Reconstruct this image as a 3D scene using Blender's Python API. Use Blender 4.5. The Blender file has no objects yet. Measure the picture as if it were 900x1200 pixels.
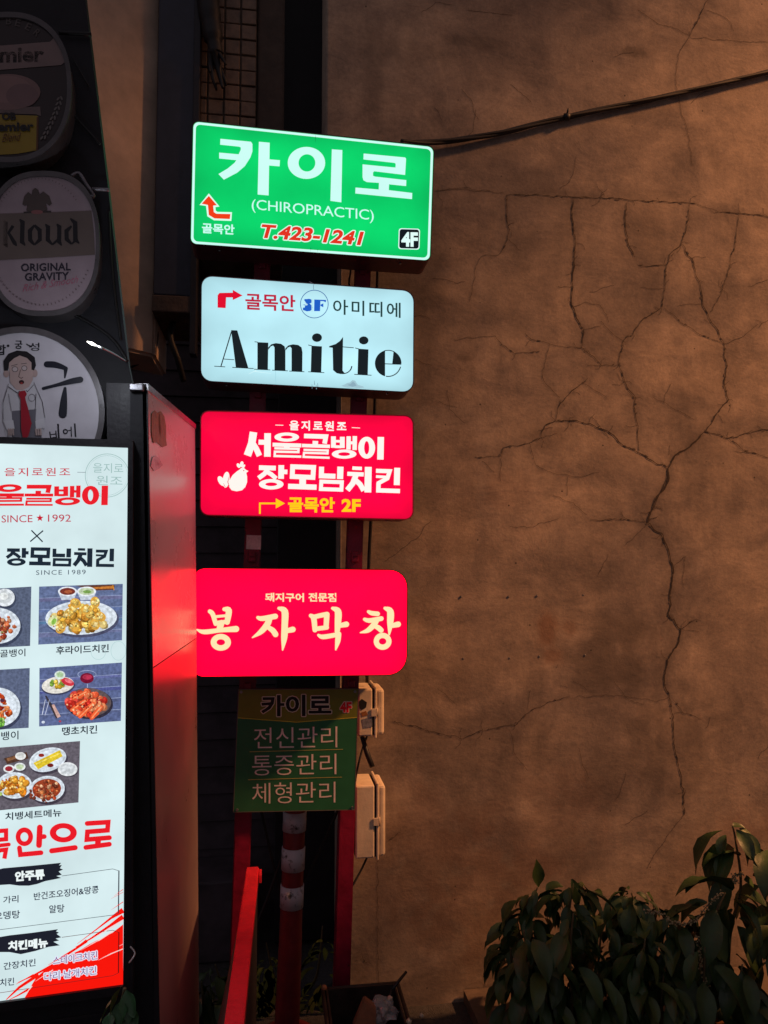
import bpy, bmesh, math, random
import numpy as np
from mathutils import Vector, Matrix, noise
random.seed(7)
SC = bpy.context.scene
COL = SC.collection
R = math.radians

# ------------------------------------------------------------ camera, night sky, street lamp, exposure
YAW, PITCH, CAM_H, FPX = R(8.5), R(3.5), 1.72, 900.0
cam_data = bpy.data.cameras.new("camera")
cam_data.sensor_fit = 'VERTICAL'; cam_data.sensor_height = 24.0; cam_data.lens = 18.0
cam_data.clip_start = 0.02; cam_data.clip_end = 300
cam = bpy.data.objects.new("camera", cam_data); COL.objects.link(cam)
cam.location = (0, 0, CAM_H); cam.rotation_euler = (R(90) + PITCH, 0, -YAW)
SC.camera = cam

world = bpy.data.worlds.new("World"); SC.world = world; world.use_nodes = True
wn = world.node_tree
wbg = wn.nodes['Background']
wbg.inputs[0].default_value = (0.90, 0.79, 0.92, 1); wbg.inputs[1].default_value = 0.145

# a sodium street lamp up the lane to the right: its light grazes the cracked wall
ld = bpy.data.lights.new("street_lamp_light", 'SPOT')
ld.energy = 6900; ld.color = (1.0, 0.415, 0.16); ld.shadow_soft_size = 0.42
ld.spot_size = R(43); ld.spot_blend = 1.0
lamp = bpy.data.objects.new("street_lamp_light", ld); COL.objects.link(lamp)
lamp.location = (8.6, 0.5, 8.5)
lamp.rotation_euler = (Vector((1.8, 3.0, 0.8)) - lamp.location).to_track_quat('-Z', 'Y').to_euler()

SC.view_settings.view_transform = 'Standard'; SC.view_settings.look = 'None'
SC.view_settings.exposure = 0; SC.view_settings.gamma = 1
SC.cycles.use_denoising = True
SC.cycles.max_bounces = 6; SC.cycles.sample_clamp_indirect = 4

# ------------------------------------------------------------ geometry helpers
FWD = Vector((math.sin(YAW)*math.cos(PITCH), math.cos(YAW)*math.cos(PITCH), math.sin(PITCH)))
RIGHT = Vector((math.cos(YAW), -math.sin(YAW), 0))
UP = RIGHT.cross(FWD)
EYE = Vector((0, 0, CAM_H))
def ray(px, py):
    return FWD + RIGHT*((px-450)/FPX) + UP*((600-py)/FPX)
def at(px, py, Y):
    d = ray(px, py); return EYE + d*(Y/d.y)
def at_x(px, py, X):
    d = ray(px, py); return EYE + d*(X/d.x)
class Plane:
    """an upright plane through a point, facing the street"""
    def __init__(s, p, n):
        s.p = Vector(p); s.n = Vector(n).normalized()
    def P(s, px, py, off=0.0):
        d = ray(px, py); t = (s.p-EYE).dot(s.n)/d.dot(s.n)
        return EYE + d*t + s.n*off
def front(Y): return Plane((0, Y, 0), (0, -1, 0))

def lin(c):
    out = []
    for v in c[:3]:
        v = v/255.0
        out.append(v/12.92 if v <= 0.04045 else ((v+0.055)/1.055)**2.4)
    return (*out, 1.0)

def thing(name, label, cat, loc=(0, 0, 0), group=None):
    o = bpy.data.objects.new(name, None); COL.objects.link(o)
    o.empty_display_size = 0.05
    o.location = loc; o['label'] = label; o['category'] = cat
    if group: o['group'] = group
    return o
def root_loc(o):
    v = Vector((0, 0, 0))
    while o is not None:
        v += o.location; o = o.parent
    return v
def obj(name, bm, m, parent=None, smooth=False, label=None):
    me = bpy.data.meshes.new(name)
    off = root_loc(parent) if parent is not None else Vector((0, 0, 0))
    if off.length > 0:
        for v in bm.verts: v.co -= off
    if smooth:
        for f in bm.faces: f.smooth = True
    bm.to_mesh(me); bm.free()
    for mm in (m if isinstance(m, (list, tuple)) else [m]): me.materials.append(mm)
    o = bpy.data.objects.new(name, me); COL.objects.link(o)
    if parent is not None: o.parent = parent
    if label: o['label'] = label
    return o
def tag(o, label, cat, group=None):
    o['label'] = label; o['category'] = cat
    if group: o['group'] = group
    return o

def add_box(bm, lo, hi, bevel=0.0, mi=0):
    g = bmesh.ops.create_cube(bm, size=1.0)
    for v in g['verts']:
        v.co = Vector([lo[i]+(v.co[i]+0.5)*(hi[i]-lo[i]) for i in range(3)])
    fs = set(f for v in g['verts'] for f in v.link_faces)
    if bevel > 0:
        es = list(set(e for v in g['verts'] for e in v.link_edges))
        r = bmesh.ops.bevel(bm, geom=es, offset=bevel, segments=2, affect='EDGES', profile=0.5)
        fs |= set(r['faces'])
    for f in fs:
        if f.is_valid: f.material_index = mi
def box(lo, hi, bevel=0.0):
    bm = bmesh.new(); add_box(bm, lo, hi, bevel); return bm
def add_hull8(bm, c, mi=0):
    """box from 8 corners: four of one face then four of the opposite face"""
    vs = [bm.verts.new(p) for p in c]
    for q in ((0,1,2,3), (7,6,5,4), (0,4,5,1), (1,5,6,2), (2,6,7,3), (3,7,4,0)):
        bm.faces.new([vs[i] for i in q]).material_index = mi
def fix(bm):
    bmesh.ops.recalc_face_normals(bm, faces=bm.faces[:]); return bm
def add_tube(bm, pts, rad, seg=8, cap=True, mi=0):
    pts = [Vector(p) for p in pts]; n = len(pts)
    rads = rad if isinstance(rad, (list, tuple)) else [rad]*n
    rings = []; prev = None
    for i, p in enumerate(pts):
        t = (pts[min(i+1, n-1)]-pts[max(i-1, 0)]).normalized()
        if prev is None:
            a = Vector((0, 0, 1)) if abs(t.z) < 0.9 else Vector((1, 0, 0))
            u = t.cross(a).normalized()
        else:
            u = (prev - t*prev.dot(t)).normalized()
        prev = u; w = t.cross(u)
        rings.append([bm.verts.new(p+(u*math.cos(2*math.pi*k/seg)+w*math.sin(2*math.pi*k/seg))*rads[i]) for k in range(seg)])
    for a, b in zip(rings, rings[1:]):
        for k in range(seg):
            f = bm.faces.new((a[k], a[(k+1) % seg], b[(k+1) % seg], b[k])); f.smooth = True; f.material_index = mi
    if cap:
        bm.faces.new(rings[0][::-1]).material_index = mi; bm.faces.new(rings[-1]).material_index = mi
def spline(pts, k=6):
    pts = [Vector(p) for p in pts]; out = []
    for i in range(len(pts)-1):
        p0 = pts[max(i-1, 0)]; p1 = pts[i]; p2 = pts[i+1]; p3 = pts[min(i+2, len(pts)-1)]
        for j in range(k):
            t = j/k
            out.append(0.5*((2*p1)+(p2-p0)*t+(2*p0-5*p1+4*p2-p3)*t*t+(3*p1-p0-3*p2+p3)*t**3))
    out.append(pts[-1]); return out
def slab(bm, pl, poly, a, b, mi=0):
    """a plate with the outline poly (photo pixels on plane pl), from offset a (front) back to offset b"""
    f = [bm.verts.new(pl.P(x, y)+pl.n*a) for x, y in poly]
    k = [bm.verts.new(pl.P(x, y)+pl.n*b) for x, y in poly]
    n = len(poly)
    bm.faces.new(f[::-1]).material_index = mi; bm.faces.new(k).material_index = mi
    for i in range(n):
        bm.faces.new((f[i], f[(i+1) % n], k[(i+1) % n], k[i])).material_index = mi
def ring_slab(bm, pl, outer, inner, a, b, mi=0):
    n = len(outer)
    of = [bm.verts.new(pl.P(x, y)+pl.n*a) for x, y in outer]; nf = [bm.verts.new(pl.P(x, y)+pl.n*a) for x, y in inner]
    ob = [bm.verts.new(pl.P(x, y)+pl.n*b) for x, y in outer]; nb = [bm.verts.new(pl.P(x, y)+pl.n*b) for x, y in inner]
    for i in range(n):
        j = (i+1) % n
        for q in ((of[i], of[j], nf[j], nf[i]), (ob[j], ob[i], nb[i], nb[j]), (of[j], of[i], ob[i], ob[j]), (nf[i], nf[j], nb[j], nb[i])):
            bm.faces.new(q).material_index = mi
def rquad(c, r, k=6):
    """quad TL,TR,BR,BL with rounded corners"""
    out = []; rs = r if isinstance(r, (list, tuple)) else [r]*4
    for i in range(4):
        p = Vector(c[i]); a = Vector(c[i-1]); b = Vector(c[(i+1) % 4])
        s = p+(a-p).normalized()*rs[i]; e = p+(b-p).normalized()*rs[i]
        for j in range(k+1):
            t = j/k; w = 0.8    # rational quadratic: close to a circular corner
            d = (1-t)**2+2*w*t*(1-t)+t*t
            out.append(tuple((s*(1-t)**2+p*2*w*t*(1-t)+e*t*t)/d))
    return out
def inset(c, d):
    """shrink a quad (or polygon) by d pixels"""
    n = len(c); out = []
    for i in range(n):
        p = Vector(c[i]); a = (p-Vector(c[i-1])); b = (Vector(c[(i+1) % n])-p)
        if a.length < 1e-6 or b.length < 1e-6: out.append(tuple(p)); continue
        na = Vector((-a.y, a.x)).normalized(); nb = Vector((-b.y, b.x)).normalized()
        m = (na+nb); m = m/max(m.length_squared/2, 0.2)
        out.append(tuple(p+m*d))
    return out

# ------------------------------------------------------------ flat prints: shapes in photo pixels laid on a real plane
FONT_CACHE = {}
def text_mesh(s, bold, shear=0.0, space=1.0):
    key = (s, bold, shear, space)
    if key in FONT_CACHE: return FONT_CACHE[key]
    cu = bpy.data.curves.new("t", 'FONT'); cu.body = s; cu.offset = bold; cu.shear = shear
    cu.space_character = space; cu.resolution_u = 3
    o = bpy.data.objects.new("t", cu); COL.objects.link(o)
    dg = bpy.context.evaluated_depsgraph_get()
    me = bpy.data.meshes.new_from_object(o.evaluated_get(dg))
    V = [(v.co.x, v.co.y) for v in me.vertices]; F = [tuple(p.vertices) for p in me.polygons]
    bpy.data.objects.remove(o); bpy.data.curves.remove(cu); bpy.data.meshes.remove(me)
    xs = [v[0] for v in V]; ys = [v[1] for v in V]
    FONT_CACHE[key] = (V, F, min(xs), max(xs), min(ys), max(ys))
    return FONT_CACHE[key]
EPS = 0.00012
class Print:
    def __init__(s, pl, col=(255, 255, 255), conv=None, base=0.0004):
        s.pl = pl; s.bm = bmesh.new(); s.col = col; s.layer = 0; s.conv = conv; s.base = base
        s.lay = s.bm.loops.layers.float_color.new("Col")
        s.warp = None
    def xy(s, p):
        x, y = p
        if s.warp: x, y = s.warp(x, y)
        if s.conv: x, y = s.conv[0]+x/s.conv[2], s.conv[1]+y/s.conv[2]
        return x, y
    def _face(s, vs, col):
        try: f = s.bm.faces.new(vs)
        except ValueError: return
        c = lin(col or s.col)
        for l in f.loops: l[s.lay] = c
    def _v(s, p, off): 
        x, y = s.xy(p); return s.bm.verts.new(s.pl.P(x, y, off))
    def off(s):
        s.layer += 1; return s.base+s.layer*EPS
    def fill(s, poly, col=None):
        o = s.off(); s._face([s._v(p, o) for p in poly], col)
    def line(s, pts, w, col=None, round=False, closed=False):
        o = s.off(); pts = [Vector(p) for p in pts]; n = len(pts)
        ws = w if isinstance(w, (list, tuple)) else [w]*n
        L = []; Rr = []
        for i in range(n):
            if closed: a = pts[i]-pts[i-1]; b = pts[(i+1) % n]-pts[i]
            else:
                a = pts[i]-pts[i-1] if i > 0 else pts[1]-pts[0]
                b = pts[i+1]-pts[i] if i < n-1 else pts[-1]-pts[-2]
            a = a.normalized(); b = b.normalized()
            na = Vector((-a.y, a.x)); nb = Vector((-b.y, b.x)); m = na+nb
            if m.length < 0.3: m = na
            else: m = m/max(m.length_squared/2, 0.35)
            L.append(pts[i]+m*ws[i]/2); Rr.append(pts[i]-m*ws[i]/2)
        if round:   # rounded ends on their own thin layers
            for p, ww in ((pts[0], ws[0]), (pts[-1], ws[-1])): s.disc(p[0], p[1], ww/2, ww/2, col, k=12)
        lv = [s._v(p, o) for p in L]; rv = [s._v(p, o) for p in Rr]
        for i in range(n if closed else n-1):
            j = (i+1) % n
            s._face((lv[i], lv[j], rv[j], rv[i]), col)
    def brush(s, pts, ws, col=None, k=5):
        """a soft brush stroke: smooth centre line, changing width, rounded ends"""
        P3 = spline([(p[0], p[1], w) for p, w in zip(pts, ws)], k)
        s.line([(p.x, p.y) for p in P3], [p.z for p in P3], col, round=True)
    def disc(s, cx, cy, rx, ry, col=None, k=28, rot=0.0, ex=2.0):
        o = s.off(); c, sn = math.cos(rot), math.sin(rot); vs = []
        for i in range(k):
            a = 2*math.pi*i/k; ca, sa = math.cos(a), math.sin(a)
            x = rx*math.copysign(abs(ca)**(2/ex), ca); y = ry*math.copysign(abs(sa)**(2/ex), sa)
            vs.append(s._v((cx+x*c-y*sn, cy+x*sn+y*c), o))
        s._face(vs, col)
    def ring(s, cx, cy, rx, ry, rx2, ry2, col=None, k=36, dx=0, dy=0):
        o = s.off(); A = []; B = []
        for i in range(k):
            a = 2*math.pi*i/k
            A.append(s._v((cx+rx*math.cos(a), cy+ry*math.sin(a)), o)); B.append(s._v((cx+dx+rx2*math.cos(a), cy+dy+ry2*math.sin(a)), o))
        for i in range(k):
            j = (i+1) % k; s._face((A[i], A[j], B[j], B[i]), col)
    def ringpoly(s, outer, inner, col=None):
        o = s.off(); A = [s._v(p, o) for p in outer]; B = [s._v(p, o) for p in inner]; n = len(A)
        for i in range(n): s._face((A[i], A[(i+1) % n], B[(i+1) % n], B[i]), col)
    def text(s, t, x0, y0, x1, y1, slope=0.0, bold=0.0, col=None, shear=0.0, space=1.0, outline=None, rot=0.0):
        """ink box x0..x1, y0..y1 at its left end; slope = dy/dx down to the right"""
        V, F, a, b, c, d = text_mesh(t, bold, shear, space)
        def put(dx, dy, cc):
            o = s.off(); vs = []
            for x, y in V:
                X = x0+(x-a)/(b-a)*(x1-x0); Yv = y0+(d-y)/(d-c)*(y1-y0)
                if rot:
                    mx, my = (x0+x1)/2, (y0+y1)/2; cr, sr = math.cos(rot), math.sin(rot)
                    X, Yv = mx+(X-mx)*cr-(Yv-my)*sr, my+(X-mx)*sr+(Yv-my)*cr
                vs.append(s._v((X+dx, Yv+dy+slope*(X-x0)), o))
            for f in F: s._face([vs[i] for i in f], cc)
        if outline:
            oc, ow = outline
            for i in range(8): put(ow*math.cos(i*math.pi/4), ow*math.sin(i*math.pi/4), oc)
        put(0, 0, col)
    def done(s, name, m, parent, label=None):
        return obj(name, s.bm, m, parent, label=label)
# ------------------------------------------------------------ materials
def mat(name, col, rough=0.5, metal=0.0, nscale=0, namt=0.0, bump=0.0, bscale=60, spec=0.5, coat=0.0):
    m = bpy.data.materials.new(name); m.use_nodes = True; nt = m.node_tree; b = nt.nodes['Principled BSDF']
    b.inputs['Roughness'].default_value = rough; b.inputs['Metallic'].default_value = metal
    b.inputs['Specular IOR Level'].default_value = spec; b.inputs['Coat Weight'].default_value = coat
    c = (*col[:3], 1.0)
    b.inputs['Base Color'].default_value = c
    tc = nt.nodes.new('ShaderNodeTexCoord')
    if nscale:
        n = nt.nodes.new('ShaderNodeTexNoise'); n.inputs['Scale'].default_value = nscale; n.inputs['Detail'].default_value = 6
        n.inputs['Roughness'].default_value = 0.65
        nt.links.new(tc.outputs['Object'], n.inputs['Vector'])
        rp = nt.nodes.new('ShaderNodeValToRGB')
        rp.color_ramp.elements[0].position = 0.3; rp.color_ramp.elements[1].position = 0.72
        rp.color_ramp.elements[0].color = (*[v*(1-namt) for v in c[:3]], 1); rp.color_ramp.elements[1].color = (*[min(1, v*(1+namt)) for v in c[:3]], 1)
        nt.links.new(n.outputs['Fac'], rp.inputs['Fac']); nt.links.new(rp.outputs['Color'], b.inputs['Base Color'])
        rr = nt.nodes.new('ShaderNodeMapRange'); rr.inputs['To Min'].default_value = max(0, rough-0.12); rr.inputs['To Max'].default_value = min(1, rough+0.15)
        nt.links.new(n.outputs['Fac'], rr.inputs['Value']); nt.links.new(rr.outputs['Result'], b.inputs['Roughness'])
    if bump:
        n2 = nt.nodes.new('ShaderNodeTexNoise'); n2.inputs['Scale'].default_value = bscale; n2.inputs['Detail'].default_value = 5
        nt.links.new(tc.outputs['Object'], n2.inputs['Vector'])
        bp = nt.nodes.new('ShaderNodeBump'); bp.inputs['Strength'].default_value = bump; bp.inputs['Distance'].default_value = 0.01
        nt.links.new(n2.outputs['Fac'], bp.inputs['Height']); nt.links.new(bp.outputs['Normal'], b.inputs['Normal'])
    return m
def lit(name, col=None, k=1.0, vary=0.05, rough=0.25, nscale=5, edge=0.0):
    """backlit acrylic: gives off light; colour fixed or read from the print's colour attribute"""
    m = bpy.data.materials.new(name); m.use_nodes = True; nt = m.node_tree; b = nt.nodes['Principled BSDF']
    b.inputs['Roughness'].default_value = rough; b.inputs['Specular IOR Level'].default_value = 0.2
    b.inputs['Emission Strength'].default_value = k
    if col is None:
        a = nt.nodes.new('ShaderNodeAttribute'); a.attribute_name = 'Col'; src = a.outputs['Color']
    else:
        rg = nt.nodes.new('ShaderNodeRGB'); rg.outputs[0].default_value = (*col[:3], 1); src = rg.outputs[0]
    # slight unevenness of the tubes behind the acrylic
    tc = nt.nodes.new('ShaderNodeTexCoord'); n = nt.nodes.new('ShaderNodeTexNoise'); n.inputs['Scale'].default_value = nscale; n.inputs['Detail'].default_value = 4
    nt.links.new(tc.outputs['Object'], n.inputs['Vector'])
    mr = nt.nodes.new('ShaderNodeMapRange'); mr.inputs['From Min'].default_value = 0.3; mr.inputs['From Max'].default_value = 0.7
    mr.inputs['To Min'].default_value = 1-vary; mr.inputs['To Max'].default_value = 1+vary
    nt.links.new(n.outputs['Fac'], mr.inputs['Value'])
    fac = mr.outputs['Result']
    if edge:      # two tubes inside the box: brighter along them, falling off towards the frame
        sp = nt.nodes.new('ShaderNodeSeparateXYZ'); nt.links.new(tc.outputs['Generated'], sp.inputs[0])
        def mth(op, a, bb=None, cc=None):
            q = nt.nodes.new('ShaderNodeMath'); q.operation = op
            for i, v in enumerate((a, bb, cc)):
                if v is None: continue
                if isinstance(v, (int, float)): q.inputs[i].default_value = v
                else: nt.links.new(v, q.inputs[i])
            return q.outputs[0]
        def end(o):   # 0 in the middle, 1 at both ends
            return mth('POWER', mth('ABSOLUTE', mth('MULTIPLY_ADD', o, 2.0, -1.0)), 4.0)
        band = mth('MULTIPLY', mth('COSINE', mth('MULTIPLY_ADD', sp.outputs['Z'], 12.566, 3.1416)), edge*0.22)
        fall = mth('MULTIPLY_ADD', mth('MAXIMUM', end(sp.outputs['X']), end(sp.outputs['Z'])), -edge, 1.0+edge*0.25)
        fac = mth('MULTIPLY', fac, mth('ADD', fall, band))
    vm = nt.nodes.new('ShaderNodeVectorMath'); vm.operation = 'SCALE'
    nt.links.new(src, vm.inputs[0]); nt.links.new(fac, vm.inputs['Scale'])
    nt.links.new(vm.outputs[0], b.inputs['Emission Color'])
    b.inputs['Base Color'].default_value = (0.006, 0.006, 0.006, 1)
    return m
def ink(name, rough=0.4, dim=1.0):
    m = bpy.data.materials.new(name); m.use_nodes = True; nt = m.node_tree; b = nt.nodes['Principled BSDF']
    b.inputs['Roughness'].default_value = rough
    a = nt.nodes.new('ShaderNodeAttribute'); a.attribute_name = 'Col'
    vm = nt.nodes.new('ShaderNodeVectorMath'); vm.operation = 'SCALE'; vm.inputs['Scale'].default_value = dim
    tc = nt.nodes.new('ShaderNodeTexCoord'); n = nt.nodes.new('ShaderNodeTexNoise'); n.inputs['Scale'].default_value = 18; n.inputs['Detail'].default_value = 6
    nt.links.new(tc.outputs['Object'], n.inputs['Vector'])
    mr = nt.nodes.new('ShaderNodeMapRange'); mr.inputs['To Min'].default_value = 0.75*dim; mr.inputs['To Max'].default_value = 1.15*dim
    nt.links.new(n.outputs['Fac'], mr.inputs['Value']); nt.links.new(mr.outputs['Result'], vm.inputs['Scale'])
    nt.links.new(a.outputs['Color'], vm.inputs[0]); nt.links.new(vm.outputs[0], b.inputs['Base Color'])
    return m

M = {}
M['red_steel'] = mat('red_painted_steel', (0.25, 0.005, 0.035), 0.42, 0, 14, 0.3, 0.12, 40)
M['red_bar'] = mat('bright_red_paint', (0.85, 0.028, 0.055), 0.38, 0, 20, 0.2, 0.15, 60)
M['maroon'] = mat('dark_maroon_sheet_metal', (0.13, 0.03, 0.04), 0.45, 0.0, 20, 0.4)
M['black_metal'] = mat('black_powder_coat', (0.018, 0.016, 0.021), 0.5, 0, 12, 0.4, 0.1, 80)
M['black_cloth'] = mat('black_weathered_board', (0.009, 0.009, 0.014), 0.62, 0, 9, 0.6, 0.2, 30)
M['rubber'] = mat('black_rubber', (0.012, 0.012, 0.013), 0.55, 0, 50, 0.3)
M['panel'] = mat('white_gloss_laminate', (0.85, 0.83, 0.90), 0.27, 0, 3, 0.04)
M['panel_low'] = mat('shaded_laminate', (0.40, 0.29, 0.29), 0.30, 0, 5, 0.12)  # lower sheet: weaker light near the floor put into the colour
M['cream'] = mat('cream_plastic', (0.74, 0.62, 0.45), 0.45, 0, 25, 0.12, 0.08, 120)
M['steel'] = mat('grey_steel', (0.35, 0.35, 0.36), 0.35, 0.9, 40, 0.2)
M['rim'] = mat('dull_grey_rim', (0.11, 0.10, 0.105), 0.3, 0.1, 20, 0.25)
M['beige'] = mat('beige_render', (0.75, 0.56, 0.42), 0.8, 0, 7, 0.2, 0.15, 40)
M['blue_grey'] = mat('dark_blue_grey_casing', (0.040, 0.044, 0.065), 0.5, 0, 8, 0.35)
M['siding'] = mat('dark_grey_siding', (0.075, 0.060, 0.072), 0.6, 0, 6, 0.5, 0.2, 30)
M['brown_col'] = mat('dark_brown_plaster', (0.11, 0.075, 0.055), 0.8, 0, 8, 0.35, 0.4, 40)
M['tile'] = mat('old_brown_tile', (0.20, 0.135, 0.09), 0.5, 0, 16, 0.45, 0.2, 50)
M['grout'] = mat('dirty_grout', (0.105, 0.075, 0.055), 0.9, 0, 30, 0.3)
M['asphalt'] = mat('asphalt', (0.045, 0.042, 0.042), 0.85, 0, 60, 0.5, 0.6, 220)
M['kerb'] = mat('concrete_kerb', (0.20, 0.18, 0.17), 0.85, 0, 25, 0.3, 0.4, 90)
M['chip'] = mat('chipped_render', (0.115, 0.088, 0.070), 0.95, 0, 90, 0.5)
M['crack'] = mat('crack_dirt', (0.045, 0.032, 0.025), 0.95)
M['boll_red'] = mat('red_flexible_plastic', (0.20, 0.018, 0.022), 0.45, 0, 15, 0.3, 0.1, 50)
M['leaf'] = mat('dark_green_leaf', (0.038, 0.076, 0.020), 0.45, 0, 9, 0.45, 0.15, 60)
M['leaf2'] = mat('olive_green_leaf', (0.085, 0.120, 0.028), 0.45, 0, 9, 0.4, 0.15, 60)
M['stem'] = mat('green_stem', (0.13, 0.10, 0.045), 0.6, 0, 30, 0.3)
M['flower'] = mat('pale_flower_buds', (0.42, 0.34, 0.18), 0.7, 0, 40, 0.2)
M['dead'] = mat('fallen_leaf_brown', (0.30, 0.12, 0.035), 0.7, 0, 30, 0.3)
M['crate'] = mat('grimy_brown_plastic', (0.035, 0.022, 0.017), 0.5, 0, 18, 0.5, 0.2, 60)
M['cardboard'] = mat('brown_card', (0.26, 0.11, 0.055), 0.8, 0, 20, 0.3)
M['white_ink'] = mat('white_sticker', (0.88, 0.86, 0.86), 0.5, 0, 60, 0.2)
M['chicken'] = mat('printed_fried_chicken', (0.36, 0.17, 0.06), 0.5, 0, 60, 0.6)
M['grey_tape'] = mat('silver_tape', (0.30, 0.30, 0.33), 0.3, 0.3, 60, 0.5)
def worn(m, chip, thr=0.66, scale=34):
    nt = m.node_tree; b = nt.nodes['Principled BSDF']; src = b.inputs['Base Color'].links[0].from_socket
    tc = nt.nodes.new('ShaderNodeTexCoord'); n = nt.nodes.new('ShaderNodeTexNoise'); n.inputs['Scale'].default_value = scale; n.inputs['Detail'].default_value = 7; n.inputs['Roughness'].default_value = 0.7
    nt.links.new(tc.outputs['Object'], n.inputs['Vector'])
    rp = nt.nodes.new('ShaderNodeValToRGB'); rp.color_ramp.elements[0].position = thr; rp.color_ramp.elements[1].position = thr+0.03
    nt.links.new(n.outputs['Fac'], rp.inputs['Fac'])
    x = nt.nodes.new('ShaderNodeMix'); x.data_type = 'RGBA'; x.inputs[7].default_value = (*chip, 1)
    nt.links.new(rp.outputs['Color'], x.inputs[0]); nt.links.new(src, x.inputs[6]); nt.links.new(x.outputs[2], b.inputs['Base Color'])
worn(M['red_steel'], (0.05, 0.022, 0.016), 0.63, 30); worn(M['red_bar'], (0.22, 0.05, 0.04), 0.67, 40); worn(M['cream'], (0.22, 0.15, 0.09), 0.68, 26); worn(M['maroon'], (0.05, 0.025, 0.02), 0.62, 24)
def reflective():
    m = mat('worn_reflective_band', (0.55, 0.55, 0.58), 0.4, 0, 0)
    nt = m.node_tree; b = nt.nodes['Principled BSDF']
    tc = nt.nodes.new('ShaderNodeTexCoord'); n = nt.nodes.new('ShaderNodeTexNoise'); n.inputs['Scale'].default_value = 26; n.inputs['Detail'].default_value = 8; n.inputs['Roughness'].default_value = 0.7
    nt.links.new(tc.outputs['Object'], n.inputs['Vector'])
    rp = nt.nodes.new('ShaderNodeValToRGB'); e = rp.color_ramp.elements
    e[0].position = 0.38; e[0].color = (0.05, 0.05, 0.055, 1); e[1].position = 0.46; e[1].color = (0.55, 0.57, 0.64, 1)
    nt.links.new(n.outputs['Fac'], rp.inputs['Fac']); nt.links.new(rp.outputs['Color'], b.inputs['Base Color'])
    return m
M['reflective'] = reflective()
def clear_film():
    m = bpy.data.materials.new('clear_crumpled_film'); m.use_nodes = True; nt = m.node_tree; b = nt.nodes['Principled BSDF']
    b.inputs['Base Color'].default_value = (0.8, 0.8, 0.8, 1); b.inputs['Roughness'].default_value = 0.12; b.inputs['Alpha'].default_value = 0.3
    b.inputs['Specular IOR Level'].default_value = 1.0
    return m
M['film'] = clear_film()
# backlit faces (linear colour, as the tubes behind the acrylic make them shine)
M['lit_green'] = lit('backlit_green_acrylic', (0.0015, 0.63, 0.14), 1.0, vary=0.09, edge=0.26)
M['lit_blue'] = lit('backlit_pale_acrylic', (0.50, 0.84, 0.93), 1.0, vary=0.07, edge=0.22)
M['lit_red'] = lit('backlit_red_acrylic', (1.12, 0.0, 0.055), 1.0, vary=0.07, edge=0.30)
M['lit_red_b'] = lit('backlit_red_acrylic_low', (4.2, 0.0, 0.060), 1.0, vary=0.07, edge=0.25)
M['lit_menu'] = lit('backlit_menu_film', (0.67, 0.83, 0.855), 1.0, vary=0.11)
M['lit_print'] = lit('backlit_print', None, 1.0, vary=0.02)
M['lit_photo'] = lit('backlit_food_print', None, 1.0, vary=0.30, nscale=170)
M['lit_bulb'] = lit('lit_bulb', (1.0, 0.97, 0.9), 6.0)
M['ink'] = ink('printed_sheet', 0.35, 1.0)
M['ink_dim'] = ink('shaded_print', 0.3, 0.62)  # darkened copy of the ink for the dimly lit top beer sign

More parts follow.
